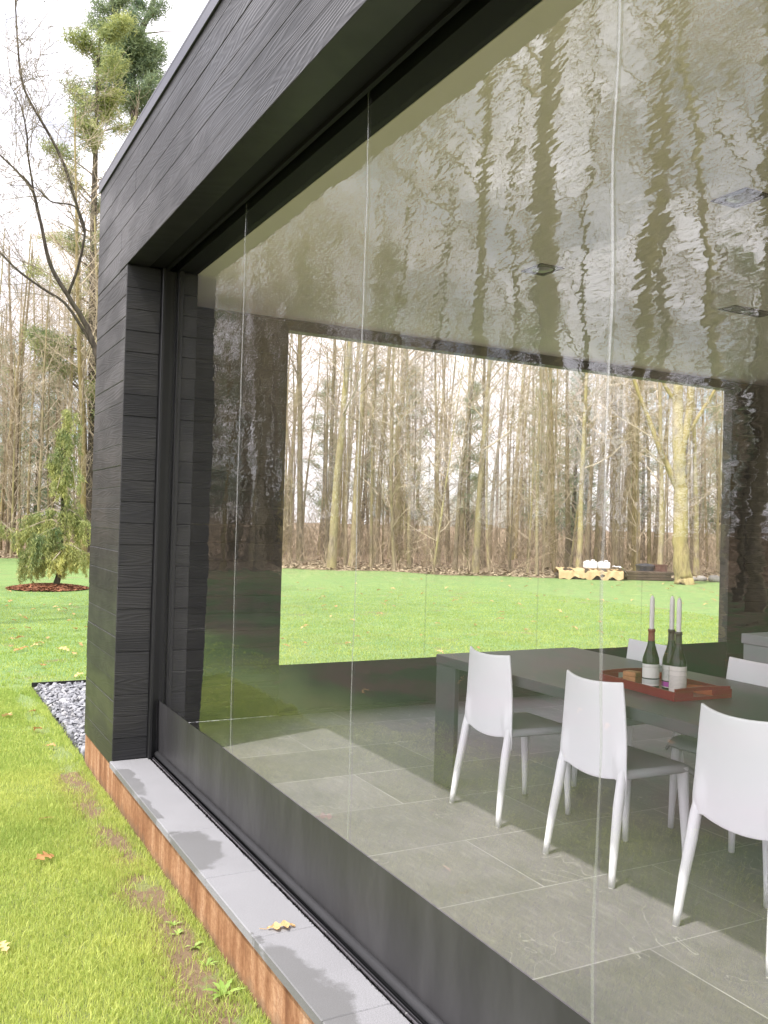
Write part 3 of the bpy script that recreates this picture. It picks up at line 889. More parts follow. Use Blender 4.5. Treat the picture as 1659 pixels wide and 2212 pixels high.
def bottle(x, y, label, lab, cap, h0, lab_z, seam_rot, clabel):
    root = empty('wine_bottle', (x, y, TZ + 0.011), seam_rot); tag(root, label, 'bottle', 'wine bottles on the red tray')
    prof = [(0.001, 0.004), (0.028, 0.002), (0.0365, 0.004), (0.039, 0.012), (0.0392, 0.125), (0.0375, 0.145), (0.031, 0.168), (0.0235, 0.190), (0.0175, 0.213), (0.0150, 0.235), (0.0143, 0.262), (0.0142, 0.270), (0.0163, 0.272), (0.0163, 0.280), (0.0148, 0.283), (0.011, 0.2835), (0.0095, 0.276)]
    m = MB(); m.lathe(prof, sides=32); m.build('glass_body', M['bottle'], root, True)
    m = MB(); m.lathe([(0.0397, lab_z[0]), (0.0399, lab_z[0] + 0.002), (0.0399, lab_z[1] - 0.002), (0.0397, lab_z[1])], sides=22, a0=R(-78), a1=R(78)); m.build('label', lab, root, True)
    m = MB(); m.lathe([(0.0160, h0), (0.0155, 0.238), (0.0150, 0.262), (0.0149, 0.2703), (0.0170, 0.2718), (0.0170, 0.2805), (0.0150, 0.2838)], sides=28); m.build('capsule', cap, root, True)
    ch = 0.168
    cd = empty('candle', (x, y, TZ + 0.011 + 0.272)); tag(cd, clabel, 'candle', 'grey candles in the bottle necks')
    m = MB(); m.lathe([(0.001, 0.0), (0.0092, 0.0), (0.0105, 0.014), (0.0112, ch * 0.5), (0.0108, ch - 0.022), (0.0085, ch - 0.010), (0.004, ch - 0.002), (0.0008, ch)], sides=18); m.build('wax', M['wax'], cd, True)
    m = MB(); m.tube([(0, 0, ch - 0.003), (0.001, 0, ch + 0.006)], [0.0009, 0.0007], 5); m.build('wick', M['wick'], cd)
    return root


CAMR = math.atan2(-3.0, -3.1)
bottle(3.118, 3.155, 'green wine bottle with a red neck and two-tone label, left on the tray', M['label_plain'], M['capsule_red'], 0.222, (0.022, 0.122), R(232), 'grey candle in the bottle with the red neck')
bottle(3.205, 3.115, 'green wine bottle with a magenta-edged label, half hidden behind the front bottle', M['label_pink'], M['capsule_dark'], 0.232, (0.014, 0.118), R(205), 'grey candle in the half hidden middle bottle')
bottle(3.162, 3.030, 'green wine bottle with a tall printed label, at the front corner of the tray', M['label_tall'], M['capsule_dark'], 0.228, (0.010, 0.128), R(232), 'grey candle in the front bottle with the tall label')
bx = empty('wooden_block', (3.155, 3.315, TZ + 0.0105), R(15)); tag(bx, 'small orange-brown wooden box on the red tray beside the bottles', 'box')
m = MB(); m.box(-0.028, 0.028, -0.035, 0.035, 0, 0.036, b=0.002); m.build('body', M['cork_box'], bx)
m = MB(); m.box(-0.0285, 0.0285, -0.0355, 0.0355, 0.0365, 0.058, b=0.003); m.build('lid', M['cork_box'], bx)
m = MB(); m.box(-0.03, 0.03, -0.07, 0.07, 0, 0.003); m.add([(-0.03, -0.07, 0.0035), (-0.03, 0.07, 0.0035), (0.028, 0.07, 0.026), (0.028, -0.07, 0.030)], [(0, 1, 2, 3)])
mc = m.build('folded_card', M['orange_card']); mc.location = (3.29, 3.01, TZ + 0.011); mc.rotation_euler = (0, 0, R(20)); tag(mc, 'folded orange card lying in the red tray', 'card')

# ------------------------------------------------------------------ ground
def bnd(az):
    """lawn's edge: metres from the viewer at a compass bearing from +y (degrees)"""
    a = abs(az)
    if az >= 5: r = (32.0 + 2.0 * max(0, 1 - (az - 5) / 18)) / max(0.45, math.cos(R(az - 28)))
    elif az >= -70:
        k = (5 - az) / 75.0
        r = 34.0 / math.cos(R(23)) * (1 - min(1, k * 3)) + min(1, k * 3) * (27 - 1.5 * math.sin(k * 9))
    else: r = 26
    if az > 75: r = min(r, 40)
    return r + 0.7 * math.sin(az * 0.31) + 0.4 * math.sin(az * 0.9 + 1)


ring = []
for k in range(240):
    az = -180 + 360 * k / 240
    r = bnd(az); 
    ring.append((r * math.sin(R(az)), r * math.cos(R(az))))
vs = [(4.0, 3.0, GZ)]; fs = []
nr = 14
for j in range(1, nr + 1):
    for (x, y) in ring:
        f = j / nr
        vs.append((4 + (x - 4) * f, 3 + (y - 3) * f, GZ))
for k in range(240): fs.append((0, 1 + (k + 1) % 240, 1 + k))
for j in range(nr - 1):
    for k in range(240):
        a = 1 + j * 240 + k; b_ = 1 + j * 240 + (k + 1) % 240
        fs.append((a, b_, b_ + 240, a + 240))
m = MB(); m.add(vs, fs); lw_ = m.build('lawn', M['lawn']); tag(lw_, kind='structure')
m = MB(); m.grid(lambda u, v: (-700 + 1400 * u, -700 + 1400 * v, GZ - 0.006), 20, 20); fo = m.build('forest_floor', M['litter']); tag(fo, kind='structure')

# gravel bed behind the corner
m = MB(); m.box(1.20, 8.6, 6.586, 9.61, GZ - 0.1, GZ + 0.006); gb = m.build('gravel_bedding', M['gravel_base']); tag(gb, kind='structure')
n = 5200
gx = np.concatenate([npr.uniform(1.21, 2.6, n), npr.uniform(2.6, 8.5, 3000)])
gy = np.concatenate([npr.uniform(6.60, 9.58, n), npr.uniform(6.62, 9.58, 3000)])
N = len(gx)
octv = np.array([(1, 0, 0), (0, 1, 0), (-1, 0, 0), (0, -1, 0), (0, 0, 1), (0, 0, -1)], float)
cub = np.array([(x, y, z) for x in (-1, 1) for y in (-1, 1) for z in (-1, 1)], float) * 0.66
base = np.concatenate([octv, cub])
tri = []
for i in range(4):      # a rough 14-point pebble: octahedron points joined through the cube corners
    pass
from itertools import product
def _faces():
    f = []
    ax = {(1, 0, 0): 0, (0, 1, 0): 1, (-1, 0, 0): 2, (0, -1, 0): 3, (0, 0, 1): 4, (0, 0, -1): 5}
    cidx = {c: 6 + i for i, c in enumerate([(x, y, z) for x in (-1, 1) for y in (-1, 1) for z in (-1, 1)])}
    for (a, ia) in ax.items():
        k = [i for i in range(3) if a[i] != 0][0]
        o = [i for i in range(3) if i != k]
        quad = []
        for s in ((-1, -1), (1, -1), (1, 1), (-1, 1)):
            c = [0, 0, 0]; c[k] = a[k]; c[o[0]] = s[0]; c[o[1]] = s[1]; quad.append(cidx[tuple(c)])
        for q in range(4): f.append((ia, quad[q], quad[(q + 1) % 4]))
    return np.array(f)
tri = _faces()
jit = 1 + npr.uniform(-0.28, 0.28, (N, 14, 3))
P = base[None] * jit * npr.uniform(0.013, 0.030, (N, 1, 1)) * npr.uniform(0.6, 1.25, (N, 1, 3))
th = npr.uniform(0, 6.28, N); c_, s_ = np.cos(th)[:, None], np.sin(th)[:, None]
X = P[:, :, 0] * c_ - P[:, :, 1] * s_; Y = P[:, :, 0] * s_ + P[:, :, 1] * c_; Z = P[:, :, 2]
tl_ = npr.uniform(-0.7, 0.7, (N, 1)); X, Z = X * np.cos(tl_) - Z * np.sin(tl_), X * np.sin(tl_) + Z * np.cos(tl_)
V = np.stack([X + gx[:, None], Y + gy[:, None], Z + GZ + 0.014 + npr.uniform(0, 0.018, (N, 1))], -1).reshape(-1, 3)
F = (tri[None] + (np.arange(N) * 14)[:, None, None]).reshape(-1, 3)
gv = np_mesh('gravel', V, F, M['gravel'], attr='tint', vals=np.repeat(npr.random(N), len(tri)))
tag(gv, 'crushed grey stone in the bed behind the corner post', 'gravel', kind='stuff')
m = MB(); m.box(1.185, 8.6, 9.612, 9.622, GZ - 0.08, GZ + 0.055); m.box(1.188, 1.196, 6.586, 9.611, GZ - 0.08, GZ + 0.010)
eg = m.build('steel_edging', M['edging']); tag(eg, 'thin black steel strip edging the gravel bed', 'edging')

# ------------------------------------------------------------------ grass
def fbm(x, y, s, seed=0.0):
    v = np.zeros_like(x)
    r = np.random.default_rng(int(seed * 10) + 5)
    for k in range(5):
        a = r.uniform(0, 6.28, 3); f = s * (1.7 ** k)
        v += (np.sin(f * (x * np.cos(a[0]) + y * np.sin(a[0])) + a[1]) * np.sin(f * (y * np.cos(a[0]) - x * np.sin(a[0])) * 0.9 + a[2])) / (1.4 ** k)
    return v / 2.2


def blades(px, py, h, w_, tint, lean=0.6):
    n = len(px)
    a = npr.uniform(0, 6.28, n); b_ = npr.uniform(0, 6.28, n); l = np.abs(npr.normal(0, lean, n)) * h
    dx, dy = np.cos(a) * w_ / 2, np.sin(a) * w_ / 2
    z = np.full(n, GZ - 0.003)
    v0 = np.stack([px - dx, py - dy, z], -1); v1 = np.stack([px + dx, py + dy, z], -1)
    mx_, my_ = px + np.cos(b_) * l * 0.35, py + np.sin(b_) * l * 0.35
    v2 = np.stack([mx_ + dx * 0.8, my_ + dy * 0.8, GZ + h * 0.6], -1); v3 = np.stack([mx_ - dx * 0.8, my_ - dy * 0.8, GZ + h * 0.6], -1)
    tx_, ty_ = px + np.cos(b_) * l, py + np.sin(b_) * l
    v4 = np.stack([tx_, ty_, GZ + h], -1)
    V = np.stack([v0, v1, v2, v3, v4], 1).reshape(-1, 3)
    b5 = np.arange(n)[:, None] * 5
    F = np.concatenate([b5 + np.array([0, 1, 2]), b5 + np.array([0, 2, 3]), b5 + np.array([3, 2, 4])], 1).reshape(-1, 3)
    return V, F, np.repeat(tint, 3)


def turf(n, x0, x1, y0, y1, hm, wm, soil=False):
    x = npr.uniform(x0, x1, n); y = npr.uniform(y0, y1, n)
    d = fbm(x, y, 5.5, 1)
    keep = npr.random(n) < np.clip(0.78 + 0.5 * d, 0.12, 1)
    keep &= npr.random(n) < np.clip((x + 1.5 + 0.5 * d) / 1.5, 0, 1) ** 1.3
    if y0 > 9: keep &= npr.random(n) < np.clip((24.0 - y) / 12.0, 0, 1) ** 1.5
    if soil:
        e = np.clip(1 - np.abs(x - 1.05) / 0.13, 0, 1) * (0.9 + 1.1 * fbm(x, y, 7.0, 3))
        keep &= npr.random(n) > np.clip(e * 1.15, 0, 0.93)
        keep &= ~((x > 1.178) & (y < 6.6)) & ~((x > 1.185) & (y > 6.55) & (y < 9.62))
    x, y = x[keep], y[keep]
    h = npr.uniform(0.55, 1.25, len(x)) * hm * (1 + 0.45 * fbm(x, y, 3.0, 2))
    tint = np.clip(0.38 + 0.32 * fbm(x, y, 2.2, 4) + npr.normal(0, 0.20, len(x)), 0, 1)
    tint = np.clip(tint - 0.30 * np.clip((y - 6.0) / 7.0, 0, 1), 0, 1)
    return blades(x, y, np.maximum(h, 0.008), wm * npr.uniform(0.7, 1.3, len(x)), tint)


Vs, Fs, Ts = [], [], []; off = 0
for args in ((245000, 0.0, 1.19, 1.0, 6.6, 0.028, 0.0030, True), (110000, -1.6, 0.0, 0.4, 7.0, 0.028, 0.0036, False), 
             (90000, -0.3, 1.19, 6.6, 9.65, 0.030, 0.0045, True), (310000, -1.2, 15.0, 9.65, 24.0, 0.026, 0.009, False)):
    V, F, T = turf(*args)
    Vs.append(V); Fs.append(F + off); Ts.append(T); off += len(V)
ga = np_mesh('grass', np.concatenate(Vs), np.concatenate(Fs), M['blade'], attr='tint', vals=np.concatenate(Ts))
tag(ga, 'short bright green mown grass blades of the lawn', 'grass', kind='stuff')

# ------------------------------------------------------------------ fallen leaves and weeds
def oak_leaf(size, curl, seed):
    r = random.Random(seed)
    m = MB(); n = 22
    left, right, mid = [], [], []
    for i in range(n + 1):
        t = i / n
        w_ = size * 0.30 * math.sin(math.pi * min(1, t * 1.02)) ** 0.7 * (0.68 + 0.42 * math.sin(t * 19 + seed))
        x = size * (t - 0.5)
        z = curl * (math.sin(t * 3.1) + 0.25 * math.sin(t * 9 + seed))
        mid.append((x, 0.04 * size * math.sin(t * 4), z))
        left.append((x + 0.1 * w_, w_, z + curl * 0.7 * r.uniform(0.5, 1.3)))
        right.append((x + 0.1 * w_, -w_, z + curl * 0.6 * r.uniform(0.3, 1.3)))
    vs = left + mid + right; k = n + 1
    fs = [(i, i + 1, k + i + 1, k + i) for i in range(n)] + [(k + i, k + i + 1, 2 * k + i + 1, 2 * k + i) for i in range(n)]
    m.add(vs, fs, 0.35)
    m.tube([(-size * 0.5, 0, 0), (-size * 0.62, 0.01 * size, 0.002), (-size * 0.75, 0.04 * size, 0.004)], [size * 0.012] * 3, 4, val=0.0)
    return m


def leaf_obj(p, size, rz, seed, label, group=None, tint=None, tilt=0.0):
    m = oak_leaf(size, size * 0.07, seed)
    if tint is not None: m.a = [tint] * len(m.a)
    o = m.build('fallen_leaf', M['dead_leaf'], attr='tint')
    o.location = p; o.rotation_euler = (tilt, tilt * 0.5, rz)
    return tag(o, label, 'leaf', group)


p = gpt(607, 2006, 0.0); leaf_obj((p.x, p.y, 0.004), 0.105, R(-10), 2, 'tan oak leaf lying on the pale stone sill', tint=0.75)
p = gpt(95, 1868); leaf_obj((p.x, p.y, GZ + 0.035), 0.115, R(30), 3, 'large curled brown leaf on the grass beside the rusty plinth', tint=0.15, tilt=0.25)
p = gpt(8, 2062); leaf_obj((p.x, p.y, GZ + 0.03), 0.08, R(100), 5, 'pale tan leaf on the grass at the left edge of the picture', tint=0.95, tilt=-0.2)
p = gpt(97, 1780); leaf_obj((p.x, p.y, GZ + 0.03), 0.07, R(160), 6, 'small grey-brown leaf in the near grass above the curled brown leaf', tint=0.5, tilt=0.3)
p = gpt(88, 1778); 
protos = []
for k in range(5):
    mm = oak_leaf(0.11, 0.012, 20 + k); mm.a = [(0.1, 0.45, 0.7, 0.9, 0.3)[k]] * len(mm.a)
    protos.append(mm)
first = {}
lv = []
for (px, py) in ((55, 1340), (72, 1320), (103, 1383), (75, 1400), (35, 1410), (50, 1407), (85, 1395), (160, 1418), (182, 1432), (205, 1457), (170, 1465), (187, 1398),
                 (70, 1545), (80, 1585), (110, 1620), (15, 1555), (120, 1315), (150, 1345), (60, 1362), (25, 1385)):
    if px < 182: lv.append(gpt(px, py))
for k in range(60):
    lv.append(Vector((npr.uniform(0.4, 3.4), npr.uniform(10.0, 24.0), GZ)))
for k in range(110):
    y = npr.uniform(10.0, 25.0); lv.append(Vector((y * npr.uniform(0.35, 1.15), y, GZ)))
for k in range(26): lv.append(Vector((npr.uniform(-7, -1), npr.uniform(2, 17), GZ)))
for i, p in enumerate(lv):
    k = i % 5
    if k not in first:
        o = protos[k].build('fallen_leaf', M['dead_leaf'], attr='tint'); first[k] = o
    else:
        o = first[k].copy(); col.objects.link(o)
    o.location = (p.x, p.y, GZ + 0.030); o.rotation_euler = (rng.uniform(-.35, .35), rng.uniform(-.35, .35), rng.uniform(0, 6.28))
    s = rng.uniform(0.7, 1.35); o.scale = (s, s, s)
    tag(o, 'dry tan leaf scattered on the lawn away from the pavilion', 'leaf', 'dry leaves scattered over the lawn')


def weed(p, s, seed, label):
    r = random.Random(seed)
    root = empty('weed', p)
    tag(root, label, 'weed')
    m = MB()
    for k in range(r.randint(7, 10)):
        a = r.uniform(0, 6.28); L = s * r.uniform(0.6, 1.1); up = r.uniform(0.5, 1.1)
        ca, sa = math.cos(a), math.sin(a)
        prev = None; vs = []
        nn = 8
        for i in range(nn + 1):
            t = i / nn
            d = L * (t * 0.92); z = L * up * (t - 0.62 * t * t)
            w_ = L * 0.13 * math.sin(math.pi * min(1, t * 0.95 + 0.05)) * (0.6 + 0.45 * (i % 2))
            vs += [(ca * d - sa * w_, sa * d + ca * w_, z + 0.15 * w_), (ca * d, sa * d, z), (ca * d + sa * w_, sa * d - ca * w_, z + 0.15 * w_)]
        fs = []
        for i in range(nn):
            b_ = i * 3
            fs += [(b_, b_ + 1, b_ + 4, b_ + 3), (b_ + 1, b_ + 2, b_ + 5, b_ + 4)]
        m.add(vs, fs, r.uniform(0.2, 1.0))
    m.build('leaves', M['weed'], root, True, attr='tint')
    return root


for (px, py, s, lb) in ((375, 2000, 0.05, 'small light green weed by the plinth opposite the leaf on the sill'), (430, 2045, 0.055, 'broad-leaved weed in the bare strip beside the rusty plinth'),
                        (483, 2150, 0.085, 'largest leafy weed in the grass, close to the bottom of the plinth'), (455, 2085, 0.05, 'low weed rosette just behind the largest weed'),
                        (383, 2020, 0.045, 'tiny weed rosette next to the bare soil strip')):
    p = gpt(px, py); p.x = min(p.x, 1.10); weed((p.x, p.y, GZ), s, px, lb)

# ------------------------------------------------------------------ trees
def wander(p, d, L, n, r, bend, up=0.0, rnd=rng):
    pts = [Vector(p)]; d = Vector(d).normalized()
    for i in range(n):
        d = (d + Vector((rnd.gauss(0, bend), rnd.gauss(0, bend), rnd.gauss(0, bend) + up))).normalized()
        pts.append(pts[-1] + d * (L / n))
    return pts, d


def grow(mb, p, d, L, r, lvl, rnd, sides=(6, 4, 3, 3), kids=(5, 5, 4), tint=0.5, bend=0.13, up=0.06):
    n = (6, 4, 3, 2)[min(lvl, 3)]
    pts, _ = wander(p, d, L, n, r, bend, up, rnd)
    rad = [max(r * (1 - 0.8 * i / n), 0.0035) for i in range(n + 1)]
    mb.tube(pts, rad, sides[min(lvl, 3)], False, min(1, max(0, tint + rnd.uniform(-.25, .25))))
    if lvl >= len(kids): return
    for k in range(kids[lvl]):
        f = rnd.uniform(0.25, 1.0)
        i = min(int(f * n), n - 1); q = pts[i].lerp(pts[i + 1], f * n - i)
        ax = (pts[i + 1] - pts[i]).normalized()
        side = ax.orthogonal().normalized(); side.rotate(Matrix.Rotation(rnd.uniform(0, 6.28), 3, ax))
        a = rnd.uniform(0.5, 1.05)
        nd = ax * math.cos(a) + side * math.sin(a)
        grow(mb, q, nd, L * rnd.uniform(0.35, 0.62), max(rad[i] * 0.55, 0.004), lvl + 1, rnd, sides, kids, tint, bend * 1.15, up)


def forest_tree(seed, H, R0, f0, nb, label, bl=(1.6, 3.6), kids=(5, 4), lean=0.010, ang=(0.6, 1.15), mat='bark', name='bare_tree'):
    rnd = random.Random(seed)
    root = empty(name)
    tag(root, label, 'tree')
    n = 14
    pts, _ = wander((0, 0, -0.15), (rnd.gauss(0, lean), rnd.gauss(0, lean), 1), H, n, R0, 0.017, 0.02, rnd)
    rad = [R0 * (1.25 if i == 0 else (1 - 0.78 * (i / n) ** 0.9)) for i in range(n + 1)]
    m = MB(); m.tube(pts, rad, 9, False); 
    m.build('trunk', M[mat], root, True)
    c = MB()
    for k in range(nb):
        f = f0 + (1 - f0) * (k + rnd.random()) / nb
        i = min(int(f * n), n - 1); q = pts[i].lerp(pts[i + 1], f * n - i)
        a = rnd.uniform(0, 6.28); e = rnd.uniform(*ang)
        d = (math.cos(a) * math.sin(e), math.sin(a) * math.sin(e), math.cos(e))
        L = rnd.uniform(*bl) * (1.15 - 0.6 * abs(f - 0.6))
        grow(c, q, d, L, rad[i] * rnd.uniform(0.22, 0.42), 1, rnd, kids=(0,) + kids)
    c.build('crown', M['twig'], root, False, attr='tint')
    note_kids(root)
    return root


G = 'trees of the wood beyond the lawn'
LT = 'tall bare straight tree standing among others in the wood'
LU = 'thin bare understory tree among the taller trunks of the wood'
tall = [forest_tree(101, 19, 0.125, 0.22, 30, LT), forest_tree(102, 22, 0.175, 0.30, 34, LT, (2.0, 4.2)), forest_tree(103, 17, 0.095, 0.18, 26, LT, (1.3, 2.8)),
        forest_tree(104, 21, 0.15, 0.36, 28, LT, (2.0, 4.4), mat='bark_moss'), forest_tree(105, 18, 0.11, 0.25, 26, LT, (1.4, 3.0), mat='bark_moss'), forest_tree(106, 20, 0.20, 0.34, 30, LT, (2.2, 4.6))]
thin = [forest_tree(111, 9, 0.055, 0.10, 30, LU, (0.9, 2.2), (5, 4), 0.05, (0.5, 1.2)), forest_tree(112, 7, 0.04, 0.08, 26, LU, (0.8, 1.9), (5, 4), 0.08, (0.5, 1.2)),
        forest_tree(113, 11, 0.07, 0.15, 32, LU, (1.0, 2.4), (5, 4), 0.04, (0.5, 1.2))]
used = set()


def plant(proto, p, s=1.0, label=None, group=G, rz=None):
    if proto.name in used: o = copy_tree(proto)
    else: o = proto; used.add(proto.name)
    o.location = p; o.rotation_euler = (0, 0, rng.uniform(0, 6.28) if rz is None else rz); o.scale = (s, s, s)
    if label: o['label'] = label
    if group: o['group'] = group
    return o


def bear(az, r): return Vector((r * math.sin(R(az)), r * math.cos(R(az)), GZ))


taken = []


def free(p, d):
    for q in taken:
        if (q - p).length < d: return False
    taken.append(p); return True


WP0 = gpt(1275, 1251)


def near_pile(x, y):
    dx, dy = x - WP0.x, y - WP0.y
    la = dx * RGT.x + dy * RGT.y; de = dx * FWD.x + dy * FWD.y
    return -1.6 < la < 5.6 and -2.5 < de < 1.8


cnt = 0
# wood seen directly (bearings 4..54) and the wood seen mirrored in the screen and from either side
for (a0, a1, ntall, nthin, depth) in ((4, 54, 150, 70, 27), (-62, 4, 60, 26, 22)):
    k = 0; tries = 0
    while k < ntall and tries < 4000:
        tries += 1
        az = rng.uniform(a0, a1); r = bnd(az) + 0.6 + depth * rng.random() ** 1.25
        p = bear(az, r)
        if near_pile(p.x, p.y) or not free(p, 0.7): continue
        plant(rng.choice(tall), p, rng.uniform(0.58, 0.86) if az > -27 else rng.uniform(0.40, 0.62)); k += 1
    k = 0
    while k < nthin:
        az = rng.uniform(a0, a1); r = bnd(az) + 0.2 + depth * 0.7 * rng.random() ** 1.3
        p = bear(az, r)
        if near_pile(p.x, p.y) or not free(p, 0.4): continue
        plant(rng.choice(thin), p, rng.uniform(0.75, 1.25)); k += 1
for k in range(30):
    plant(rng.choice(tall), bear(rng.uniform(-26, -12), rng.uniform(29, 42)), rng.uniform(0.55, 0.8))
for pr in tall + thin: used.add(pr.name)


# far wood: one mass
def far_wood():
    m = MB(); r = random.Random(77)
    for k in range(235):
        az = r.uniform(-75, 66); rr = bnd(az) + r.uniform(26, 62)
        x, y = rr * math.sin(R(az)), rr * math.cos(R(az))
        H = r.uniform(9, 17); R0 = r.uniform(0.06, 0.15); tnt = r.random()
        m.tube([(x, y, GZ - 0.2), (x + r.uniform(-.3, .3), y + r.uniform(-.3, .3), H * 0.5), (x + r.uniform(-.6, .6), y + r.uniform(-.6, .6), H)], [R0, R0 * .75, R0 * .2], 5, False, tnt)
        for b_ in range(22):
            z = r.uniform(0.08, 0.98) * H; a = r.uniform(0, 6.28); L = r.uniform(1.2, 3.4)
            q = Vector((x, y, z)); d = Vector((math.cos(a), math.sin(a), r.uniform(0.1, 1.0))).normalized()
            e = q + d * L
            m.tube([q, q.lerp(e, .5) + Vector((0, 0, .1)), e], [0.035, 0.022, 0.010], 3, False, r.random())
            for t_ in range(4):
                s0 = q.lerp(e, r.uniform(.3, 1)); d2 = (d + Vector((r.gauss(0, .7), r.gauss(0, .7), r.gauss(.1, .6)))).normalized()
                m.tube([s0, s0 + d2 * r.uniform(.5, 1.5)], [0.013, 0.008], 3, False, r.random())
    o = m.build('far_wood', M['twig_dark'], attr='tint')
    tag(o, 'dense mass of bare trees deep in the wood', 'wood', kind='stuff')


far_wood()


def brush_():
    m = MB(); r = random.Random(78)
    for k in range(9500):
        az = r.uniform(-70, 62); rr = bnd(az) + (r.uniform(0.3, 30) if k % 3 else r.uniform(14, 34))
        x, y = rr * math.sin(R(az)), rr * math.cos(R(az))
        if near_pile(x, y): continue
        a = r.uniform(0, 6.28); L = (r.uniform(0.5, 2.3) if k % 3 else r.uniform(1.5, 6.5)) * (1.0 if rr > bnd(az) + 2.5 else 0.55); le = r.uniform(0.1, 0.8)
        b_ = Vector((x, y, GZ - 0.02)); d = Vector((math.cos(a) * le, math.sin(a) * le, 1)).normalized()
        tt = r.random()
        mid = b_ + d * L * .55; end = b_ + d * L + Vector((math.cos(a) * L * .25, math.sin(a) * L * .25, -L * .06))
        m.tube([b_, mid, end], [0.011, 0.008, 0.004], 3, False, tt)
        for j in range(5):
            q = b_.lerp(mid, r.uniform(.4, 1)) if j % 2 else mid.lerp(end, r.random())
            d2 = (d + Vector((r.gauss(0, .7), r.gauss(0, .7), r.gauss(0, .4)))).normalized()
            m.tube([q, q + d2 * L * r.uniform(.2, .5)], [0.006, 0.003], 3, False, tt)
    o = m.build('undergrowth', M['brush'], attr='tint')
    tag(o, 'brown tangle of leafless undergrowth at the foot of the wood', 'undergrowth', kind='stuff')


brush_()
# dead leaves heaped at the edge of the wood
n = 26000
az = npr.uniform(-65, 60, n); rr = np.array([bnd(a) for a in az]) + npr.gamma(1.6, 2.4, n) - 0.5
lx, ly = rr * np.sin(np.radians(az)), rr * np.cos(np.radians(az))
sz_ = npr.uniform(0.04, 0.11, n); a = npr.uniform(0, 6.28, n)
dz = npr.uniform(0, 0.09, (n, 3))
V = np.stack([np.stack([lx + sz_ * np.cos(a + k * 2.09), ly + sz_ * np.sin(a + k * 2.09), GZ + 0.004 + dz[:, k]], -1) for k in range(3)], 1).reshape(-1, 3)
ll = np_mesh('leaf_litter', V, np.arange(3 * n).reshape(-1, 3), M['brush'], attr='tint', vals=npr.random(n))
tag(ll, 'dead brown leaves carpeting the edge of the wood', 'leaf litter', kind='stuff')


# ------------------------------------------------------------------ named trees
def custom_tree(root, parts, mat_t, mat_c, seed, kids=(5, 5, 4), ntw=9, tw=(1.0, 2.2)):
    """parts: list of (points, radii); the first is the trunk, the others limbs"""
    rnd = random.Random(seed)
    m = MB(); c = MB()
    for i, (pts, rad) in enumerate(parts):
        P_ = []; Rr = []
        pts = [Vector(p) for p in pts]
        for j in range(len(pts) - 1):          # smooth between given points
            p0 = pts[max(j - 1, 0)]; p1 = pts[j]; p2 = pts[j + 1]; p3 = pts[min(j + 2, len(pts) - 1)]
            for q in range(5):
                t = q / 5
                P_.append(0.5 * ((2 * p1) + (p2 - p0) * t + (2 * p0 - 5 * p1 + 4 * p2 - p3) * t * t + (3 * p1 - p0 - 3 * p2 + p3) * t ** 3))
                Rr.append(rad[j] + (rad[j + 1] - rad[j]) * t)
        P_.append(pts[-1]); Rr.append(rad[-1])
        P_ = [p + Vector((rnd.gauss(0, .3), rnd.gauss(0, .3), 0)) * r_ * 0.35 for p, r_ in zip(P_, Rr)]
        m.tube(P_, Rr, 12 if i == 0 else 8, False)
        for k in range(ntw):
            j = rnd.randint(int(len(P_) * (0.55 if i == 0 else 0.2)), len(P_) - 2)
            ax = (P_[j + 1] - P_[j]).normalized()
            sd_ = ax.orthogonal().normalized(); sd_.rotate(Matrix.Rotation(rnd.uniform(0, 6.28), 3, ax))
            e = rnd.uniform(0.5, 1.0)
            grow(c, P_[j], ax * math.cos(e) + sd_ * math.sin(e), rnd.uniform(*tw), max(Rr[j] * 0.38, 0.012), 1, rnd, kids=(0,) + kids[1:] + (3,), tint=0.5)
    m.build('trunk', M[mat_t], root, True)
    c.build('crown', M[mat_c], root, False, attr='tint')


def rel(root, px, py, depth):
    d = ray(px, py); k = depth / (d.x * FWD.x + d.y * FWD.y)
    return Vector((d.x * k, d.y * k, HC + d.z * k)) - root.location


def tree_at(name, base, depth):
    p = gpt(*base); return empty(name, (p.x, p.y, GZ))


# mossy maple at the right of the end opening
b0 = gpt(1476, 1262); D0 = b0.x * FWD.x + b0.y * FWD.y
mt = empty('mossy_tree', b0); tag(mt, 'forked yellow-green mossy tree standing alone on the lawn edge at right', 'tree')
q = lambda x, y: rel(mt, x, y, D0)
custom_tree(mt, [([q(1476, 1266), q(1474, 1240), q(1470, 1150), q(1470, 1060), q(1466, 980), q(1464, 860), q(1462, 740), q(1456, 600), q(1440, 420), q(1445, 250)], [0.36, 0.275, 0.235, 0.215, 0.20, 0.165, 0.15, 0.12, 0.085, 0.03]),
                 ([q(1470, 1065), q(1448, 1020), q(1428, 975), q(1405, 915), q(1380, 850), q(1350, 760), q(1340, 640)], [0.11, 0.10, 0.088, 0.072, 0.06, 0.045, 0.02]),
                 ([q(1466, 985), q(1484, 920), q(1493, 850), q(1500, 760), q(1512, 620), q(1510, 480)], [0.16, 0.14, 0.125, 0.10, 0.075, 0.03]),
                 ([q(1490, 930), q(1515, 890), q(1540, 850), q(1565, 800), q(1600, 700)], [0.075, 0.065, 0.05, 0.04, 0.02]),
                 ([q(1464, 870), q(1440, 840), q(1420, 790), q(1400, 700)], [0.07, 0.06, 0.05, 0.025])], 'bark_moss', 'twig', 5, ntw=7)

